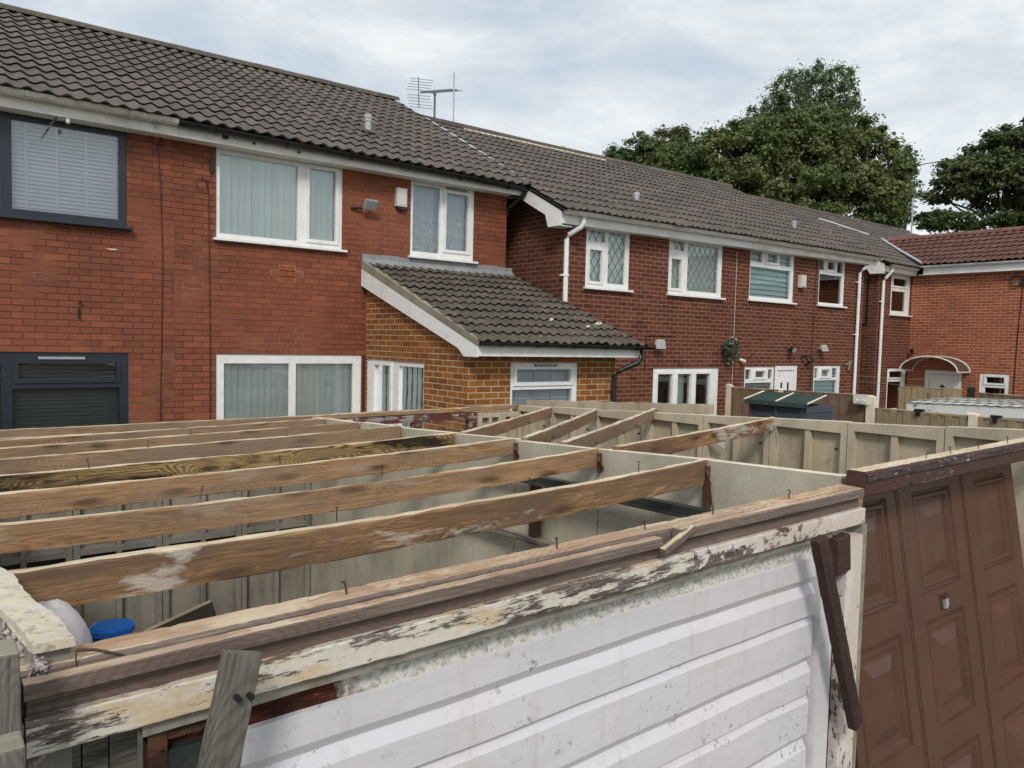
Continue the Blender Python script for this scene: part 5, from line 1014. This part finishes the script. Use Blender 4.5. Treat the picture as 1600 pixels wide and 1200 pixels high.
m = MB(); m.box(-.02, .0, -.15, .15, -.05, .05, 0, lambda u, d, z: G(9.84 + u, 7.42 - d, -1.445 - d * .42 + z)); m.build('hinge_plate', M['silver'], gR)

# ================================================================ FOREGROUND LOOSE THINGS
def lean_board(name, label, cat, p0, p1, w, t, mat, taper=1.0, cut=0.0, facing=(0, -1, 0)):
    p0, p1 = Vector(p0), Vector(p1); x = (p1 - p0).normalized(); n_ = Vector(facing); s_ = n_.cross(x).normalized(); n_ = x.cross(s_).normalized()
    fr = Matrix(((x.x, s_.x, n_.x, p0.x), (x.y, s_.y, n_.y, p0.y), (x.z, s_.z, n_.z, p0.z), (0, 0, 0, 1))); L = (p1 - p0).length; m = MB(); seg = 26; rnd = random.Random(5)
    for i in range(seg + 1):
        q = i / seg; ww = w * (1 + (taper - 1) * q) / 2 * (1 + rnd.uniform(-.02, .02)); c_ = cut * (1 if i == seg else 0); j1, j2 = rnd.uniform(-.001, .001), rnd.uniform(-.001, .001)
        for (sy, sz) in ((-1, -1), (1, -1), (1, 1), (-1, 1)):
            vv = p0 + x * (L * q + c_ * sy) + s_ * (sy * ww + j1) + n_ * (sz * t / 2 + j2); m.v.append(tuple(vv))
    for i in range(seg):
        for k in range(4): a2 = i * 4 + k; b2 = i * 4 + (k + 1) % 4; m.f.append((a2, b2, b2 + 4, a2 + 4)); m.mi.append(0)
    m.f += [(3, 2, 1, 0), tuple(seg * 4 + k for k in range(4))]; m.mi += [0, 0]
    o = m.build(name, mat, None, fr, bevel=0.002); return tag(o, label, cat)
lean_board('fence_picket', 'grey weathered wooden picket standing against the white garage door', 'plank', (K * .07, K * 2.38, -0.01), (K * .818, K * 2.40, CAMZ - K * 1.0), 0.072, 0.02, M['picket'], 1.0, 0.002)
nl = MB()
for (u, z) in ((.79, -1.13), (.83, -1.135)): nl.tube([G(u, 2.375, z), G(u, 2.35, z)], 0.006, 6)
tag(nl.build('screw', M['black'], bpy.data.objects['fence_picket']), None)
lean_board('timber_batten', 'dark red-brown batten leaning across the right end of the white garage door', 'batten', (K * 4.90, K * 2.50, CAMZ - K * 2.48), (K * 4.345, K * 2.50, CAMZ - K * 1.15), 0.055, 0.035, M['stick'], 1.1, 0.004)
def post(x, y, ztop, w, label, mat='picket'):
    m = MB(); m.box(K * (x - w / 2), K * (x + w / 2), K * (y - w / 2), K * (y + w / 2), 0, CAMZ + K * ztop, 0, None, 1)
    o = m.build('gate_post', [M[mat], M['mortar']], None, frame=Matrix.Translation((K * x, K * y, 1)) @ Matrix.Rotation(math.radians(-90), 4, 'Y'), bevel=0.004); return tag(o, label, 'post')
post(0.155, 2.44, -.855, 0.13, 'square weathered wooden post at the left corner of the garage, the taller of two')
post(0.155, 2.16, -.99, 0.10, 'shorter square wooden post in front of the taller corner post')
# bucket
bk = thing('bucket', 'tub with bright blue lid on the garage floor', 'bucket', (1.22, 6.6, 0.0))
m = MB(); m.tube([(1.22, 6.6, 0.01), (1.22, 6.6, 0.31)], [0.13, 0.15], 24); m.build('tub', M['blue'], bk, smooth=False)
m = MB(); m.tube([(1.22, 6.6, 0.305), (1.22, 6.6, 0.345)], [0.168, 0.165], 28); m.tube([(1.22, 6.6, 0.345), (1.22, 6.6, 0.352)], [0.14, 0.138], 28); m.build('lid', M['blue'], bk)
m = MB(); m.tube([(1.22 + .17 * math.cos(t), 6.6 + .05 * math.sin(t), 0.30 + .10 * math.sin(t)) for t in np.linspace(2.2, 4.4, 8)], 0.004, 5); m.build('handle', M['greymetal'], bk)
def slab(name, label, cat, pts, ext, mat):
    m = MB(); m.prism(pts, ext); return tag(m.build(name, mat), label, cat)
slab('cardboard_sheet', 'brown cardboard flap in front of the blue lidded tub', 'cardboard', [(1.05, 5.9, 0.0), (1.36, 5.75, 0.0), (1.38, 5.76, 0.42), (1.06, 5.91, 0.36)], (0, .012, 0), M['card'])
a_, b_ = G(2.2, 10.0, -3.66), G(3.14, 10.5, -3.60)
slab('dark_panel', 'dark board with pale top edge leaning inside the garage', 'board', [(a_[0], a_[1], 0), (b_[0] + .15, b_[1], 0), (b_[0], b_[1], b_[2]), (a_[0], a_[1], a_[2])], (.02, .02, 0), M['darkboard'])
m = MB(); m.prism([(a_[0], a_[1] - .004, a_[2]), (b_[0], b_[1] - .004, b_[2]), (b_[0], b_[1] - .004, b_[2] + .02), (a_[0], a_[1] - .004, a_[2] + .02)], (.02, .02, 0)); m.build('edge_strip', M['pinetop'], bpy.data.objects['dark_panel'])
a_ = G(3.0, 9.6, -3.7)
slab('plastic_sheet', 'pale grey plastic sheet beside the dark leaning board', 'sheet', [(a_[0], a_[1], 0.0), (a_[0] + .9, a_[1] - .2, 0.0), (a_[0] + .9, a_[1] - .2, a_[2] + .06), (a_[0], a_[1], a_[2])], (.01, .02, 0), M['lead'])
# rounded dirty sack behind the wall cap
m = MB(); c_ = Vector(G(.425, 3.62, -1.33)); nu, nv = 22, 12
for j_ in range(nv + 1):
    for i in range(nu):
        th, ph = 2 * math.pi * i / nu, math.pi * j_ / nv; r = 0.105 * (1 + .03 * math.sin(9 * th) * math.sin(4 * ph) + .04 * math.sin(3 * th + 2 * ph) + .03 * math.sin(5 * ph + th)); m.v.append((c_.x + r * 0.9 * math.sin(ph) * math.cos(th), c_.y + r * 1.05 * math.sin(ph) * math.sin(th), c_.z + r * 1.15 * math.cos(ph)))
for j_ in range(nv):
    for i in range(nu): m.f.append((j_ * nu + i, (j_ + 1) * nu + i, (j_ + 1) * nu + (i + 1) % nu, j_ * nu + (i + 1) % nu)); m.mi.append(0)
tag(m.build('sack', M['sack'], smooth=True), 'dirty white rounded sack tucked behind the crumbling wall cap', 'sack')
m = MB(); p = Vector(G(.40, 2.70, -1.0)); m.tube([p, p + Vector((.03, .0, -.006)), p + Vector((.075, -.01, -.022))], [.003, .003, .0022], 6); m.tube([p + Vector((0, 0, 0)), p + Vector((-.004, -.01, -.03)), p + Vector((.01, -.015, -.06))], 0.002, 5); tag(m.build('bent_bolt', M['nail']), 'bent metal bolt sticking out of the broken left wall end', 'bolt')

# ================================================================ GARDENS: fences, shed, far garage
def fence(label, X, y0, y1, zt0, zt1, mat, posts, postmat='conctop', bw=0.105, toprail=False, dirx=False, X2=None, posth=0.1):
    root = thing('fence', label, 'fence', (X, y0, 0), 'garden fences')
    n = max(1, int(abs(y1 - y0) / bw)); X2 = X if X2 is None else X2
    P = lambda t: (X + (X2 - X) * t, y0 + (y1 - y0) * t)
    m = MB()
    for i in range(n):
        t0, t1 = i / n, (i + .94) / n; (xa_, ya_), (xb_, yb_) = P(t0), P(t1); o_ = 0.012 * (i % 2); zt = zt0 + (zt1 - zt0) * t0 + random.uniform(-.006, .006)
        nx, nyy = (yb_ - ya_), -(xb_ - xa_); l_ = math.hypot(nx, nyy); nx, nyy = nx / l_ * .018, nyy / l_ * .018
        m.prism([(xa_ + nx * o_ * 60, ya_ + nyy * o_ * 60, 0), (xb_ + nx * o_ * 60, yb_ + nyy * o_ * 60, 0), (xb_ + nx * o_ * 60, yb_ + nyy * o_ * 60, zt), (xa_ + nx * o_ * 60, ya_ + nyy * o_ * 60, zt)], (nx, nyy, 0))
    m.build('boards', M[mat], root, frame=WM[root] @ Matrix.Rotation(math.radians(-90), 4, 'Y'))
    if toprail:
        (xa_, ya_), (xb_, yb_) = P(0), P(1); timber('capping', [M[mat], M['pinetop']], root, (xa_, ya_, zt0 + .03), (xb_, yb_, zt1 + .03), 0.06, 0.03)
    for t, w_, h_ in posts:
        x_, y_ = P(t); zt = zt0 + (zt1 - zt0) * t; b = MB(); b.box(x_ - w_ / 2, x_ + w_ / 2, y_ - w_ / 2, y_ + w_ / 2, 0, zt + h_); b.prism([(x_ - w_ / 2, y_ - w_ / 2, zt + h_), (x_ + w_ / 2, y_ - w_ / 2, zt + h_), (x_, y_, zt + h_ + .03)], (0, w_, 0)); b.build('fence_post', M[postmat], root)
    return root
fence('brown boarded garden fence behind the blue-grey shed, from the house to a pale post', 12.6, 9.25, 6.53, 1.84, 1.87, 'fenceb', [(0.0, .1, .06), (.42, .09, .03)], toprail=True)
fence('pale upright boarded fence beyond the garage wall with concrete posts', 12.6, 6.42, 3.0, 1.672, 1.668, 'fence', [(0.0, .13, .20), (.46, .12, .05)], toprail=True)
fence('low olive-brown fence panel in front of the canopied door', 18.1, 8.6, 7.5, 1.80, 1.80, 'fence', [], toprail=True, X2=18.75, bw=.1)
fence('side return of the olive fence by the white sheeted garage', 18.1, 8.6, 8.2, 1.79, 1.79, 'fence', [], X2=17.3, bw=.07)
fence('low brick-brown fence panel below the small window at the right', 17.45, 6.64, 3.5, 1.80, 1.78, 'fenceb', [(-.06, .12, .12)], 'black', toprail=True, X2=16.4)
for t, y in enumerate((5.65, 4.55, 3.6)):
    m = MB(); m.box(12.56, 12.64, y - .07, y + .07, 1.70, 1.735); m.box(12.54, 12.575, y - .03, y + .03, 1.63, 1.70)
    tag(m.build('solar_lamp', M['black']), ['black solar lamp on the fence nearest the concrete corner post', 'black solar lamp on the middle of the pale fence', 'black solar lamp on the pale fence at the right edge'][t], 'lamp', 'solar lamps on the fence')
m = MB(); m.box(12.47, 12.54, 6.44, 6.68, 1.74, 1.90); m.tube([(12.47, 6.5, 1.80), (12.40, 6.48, 1.79)], 0.04, 8); m.tube([(12.47, 6.62, 1.80), (12.40, 6.6, 1.79)], 0.035, 8)
tag(m.build('security_light', M['silver']), 'pale twin security lamp on the corner post of the fence', 'lamp')
# clothes line
m = MB(); m.tube([(17.3, 9.2, 2.05), (18.6, 8.9, 1.98), (20.3, 8.6, 1.95)], 0.004, 4); m.tube([(17.3, 9.2, 1.92), (18.6, 8.9, 1.84), (20.3, 8.6, 1.80)], 0.004, 4); tag(m.build('washing_line', M['railgrey']), 'pale washing lines strung across the passage beside the downpipes', 'washing line')
# shed
sh = thing('garden_shed', 'low blue-grey wooden shed with green felt roof edged in pale strips', 'shed', (12.0, 7.4, 0))
m = MB()
for k in range(16): m.box(10.99 + .004 * (k % 2), 11.8, 6.64, 7.62, k * .109, k * .109 + .103)
m.build('shed_wall', M['shedblue'], sh)
m = MB()
for y in (6.70, 7.15, 7.62): m.box(10.965, 10.995, y - .03, y + .03, 0, 1.745)
m.build('corner_trim', M['shedblue'], sh)
A1, B1, C1, D1 = (10.87, 7.68, 1.775), (10.92, 6.57, 1.775), (11.8, 7.95, 1.867), (11.87, 6.82, 1.867)
m = MB(); m.prism([A1, B1, D1, C1], (0, 0, .02)); m.prism([A1, B1, (B1[0], B1[1], B1[2] - .05), (A1[0], A1[1], A1[2] - .05)], (.02, 0, 0)); m.build('shed_roof', M['felt'], sh)
m = MB()
for (p, q) in ((A1, C1), (B1, D1), ((10.9, 7.12, 1.775), (11.84, 7.4, 1.867))): m.tube([Vector(p) + Vector((0, 0, .02)), Vector(q) + Vector((0, 0, .02))], 0.017, 4)
m.build('roof_batten', M['conctop'], sh)
# far garage with white flat roof
fg = thing('garage', 'low garage with flaky white boarded edge and grey corrugated flat roof', 'garage', (15, 6, 0))
m = MB(); fr_ = [(15.0, 7.0), (14.2, 3.6)]
m.prism([(15.28, 7.1, 1.44), (15.4, 3.4, 1.58), (15.4, 3.4, 1.775), (15.28, 7.1, 1.65)], (.03, 0, 0)); m.build('fascia_board', paint_mat('flaky_white', (0.35, 0.33, 0.3), (0.74, 0.74, 0.72), thresh=0.40), fg)
m = MB(); m.prism([(15.33, 7.05, 0), (15.45, 3.4, 0), (17.9, 3.4, 0), (17.7, 7.1, 0)], (0, 0, 1.56)); m.build('wall', M['conc'], fg)
m = MB(); n = 40
for k in range(n + 1):
    t = k / n; z = 1.655 + .115 * t + .014 * (k % 2); xa_ = 15.28 + .12 * t; ya_ = 7.13 - 3.8 * t; m.v += [(xa_ - .03, ya_, z), (xa_ + 2.3, ya_ + .05, z + .02)]
for k in range(n): q = 2 * k; m.f.append((q, q + 1, q + 3, q + 2)); m.mi.append(0)
m.build('roof_sheet', M['leadwhite'], fg)
for k in range(3):
    timber('roof_batten', [M['railgrey'], M['conctop']], fg, (15.75 + k * .6, 7.1, 1.69 + k * .012), (15.85 + k * .6, 3.4, 1.80 + k * .012), .09, .02)
# hanging basket
hb = thing('hanging_basket', 'hanging basket of small pale flowers on the dark red brick wall', 'hanging basket', (12.45, 9.15, 2.5))
m = MB(); m.tube([(12.45, 9.15, 2.42), (12.45, 9.15, 2.52), (12.45, 9.15, 2.60)], [.05, .13, .17], 12); m.build('basket', M['bark'], hb)
m = MB(); m.tube([(12.45, 9.29, 2.95), (12.45, 9.13, 2.93), (12.45, 9.13, 2.62)], 0.008, 5); m.build('bracket', M['black'], hb)
m = MB()
for k in range(520):
    v_ = Vector((random.gauss(0, 1), random.gauss(0, 1), random.gauss(0, 1))).normalized() * random.uniform(.08, .22); c_ = Vector((12.45, 9.13, 2.62)) + Vector((v_.x, v_.y * .7, v_.z if v_.z > 0 else v_.z * 1.5)); a2 = Vector((random.gauss(0, 1), random.gauss(0, 1), random.gauss(0, 1))).normalized(); b2 = a2.cross(Vector((random.gauss(0, 1), random.gauss(0, 1), random.gauss(0, 1)))).normalized(); r = .022
    m.quad(tuple(c_ - a2 * r), tuple(c_ + b2 * r * .7), tuple(c_ + a2 * r), tuple(c_ - b2 * r * .7), 1 if k % 9 == 0 else 0)
m.build('foliage', [M['leaf'], M['flower']], hb)
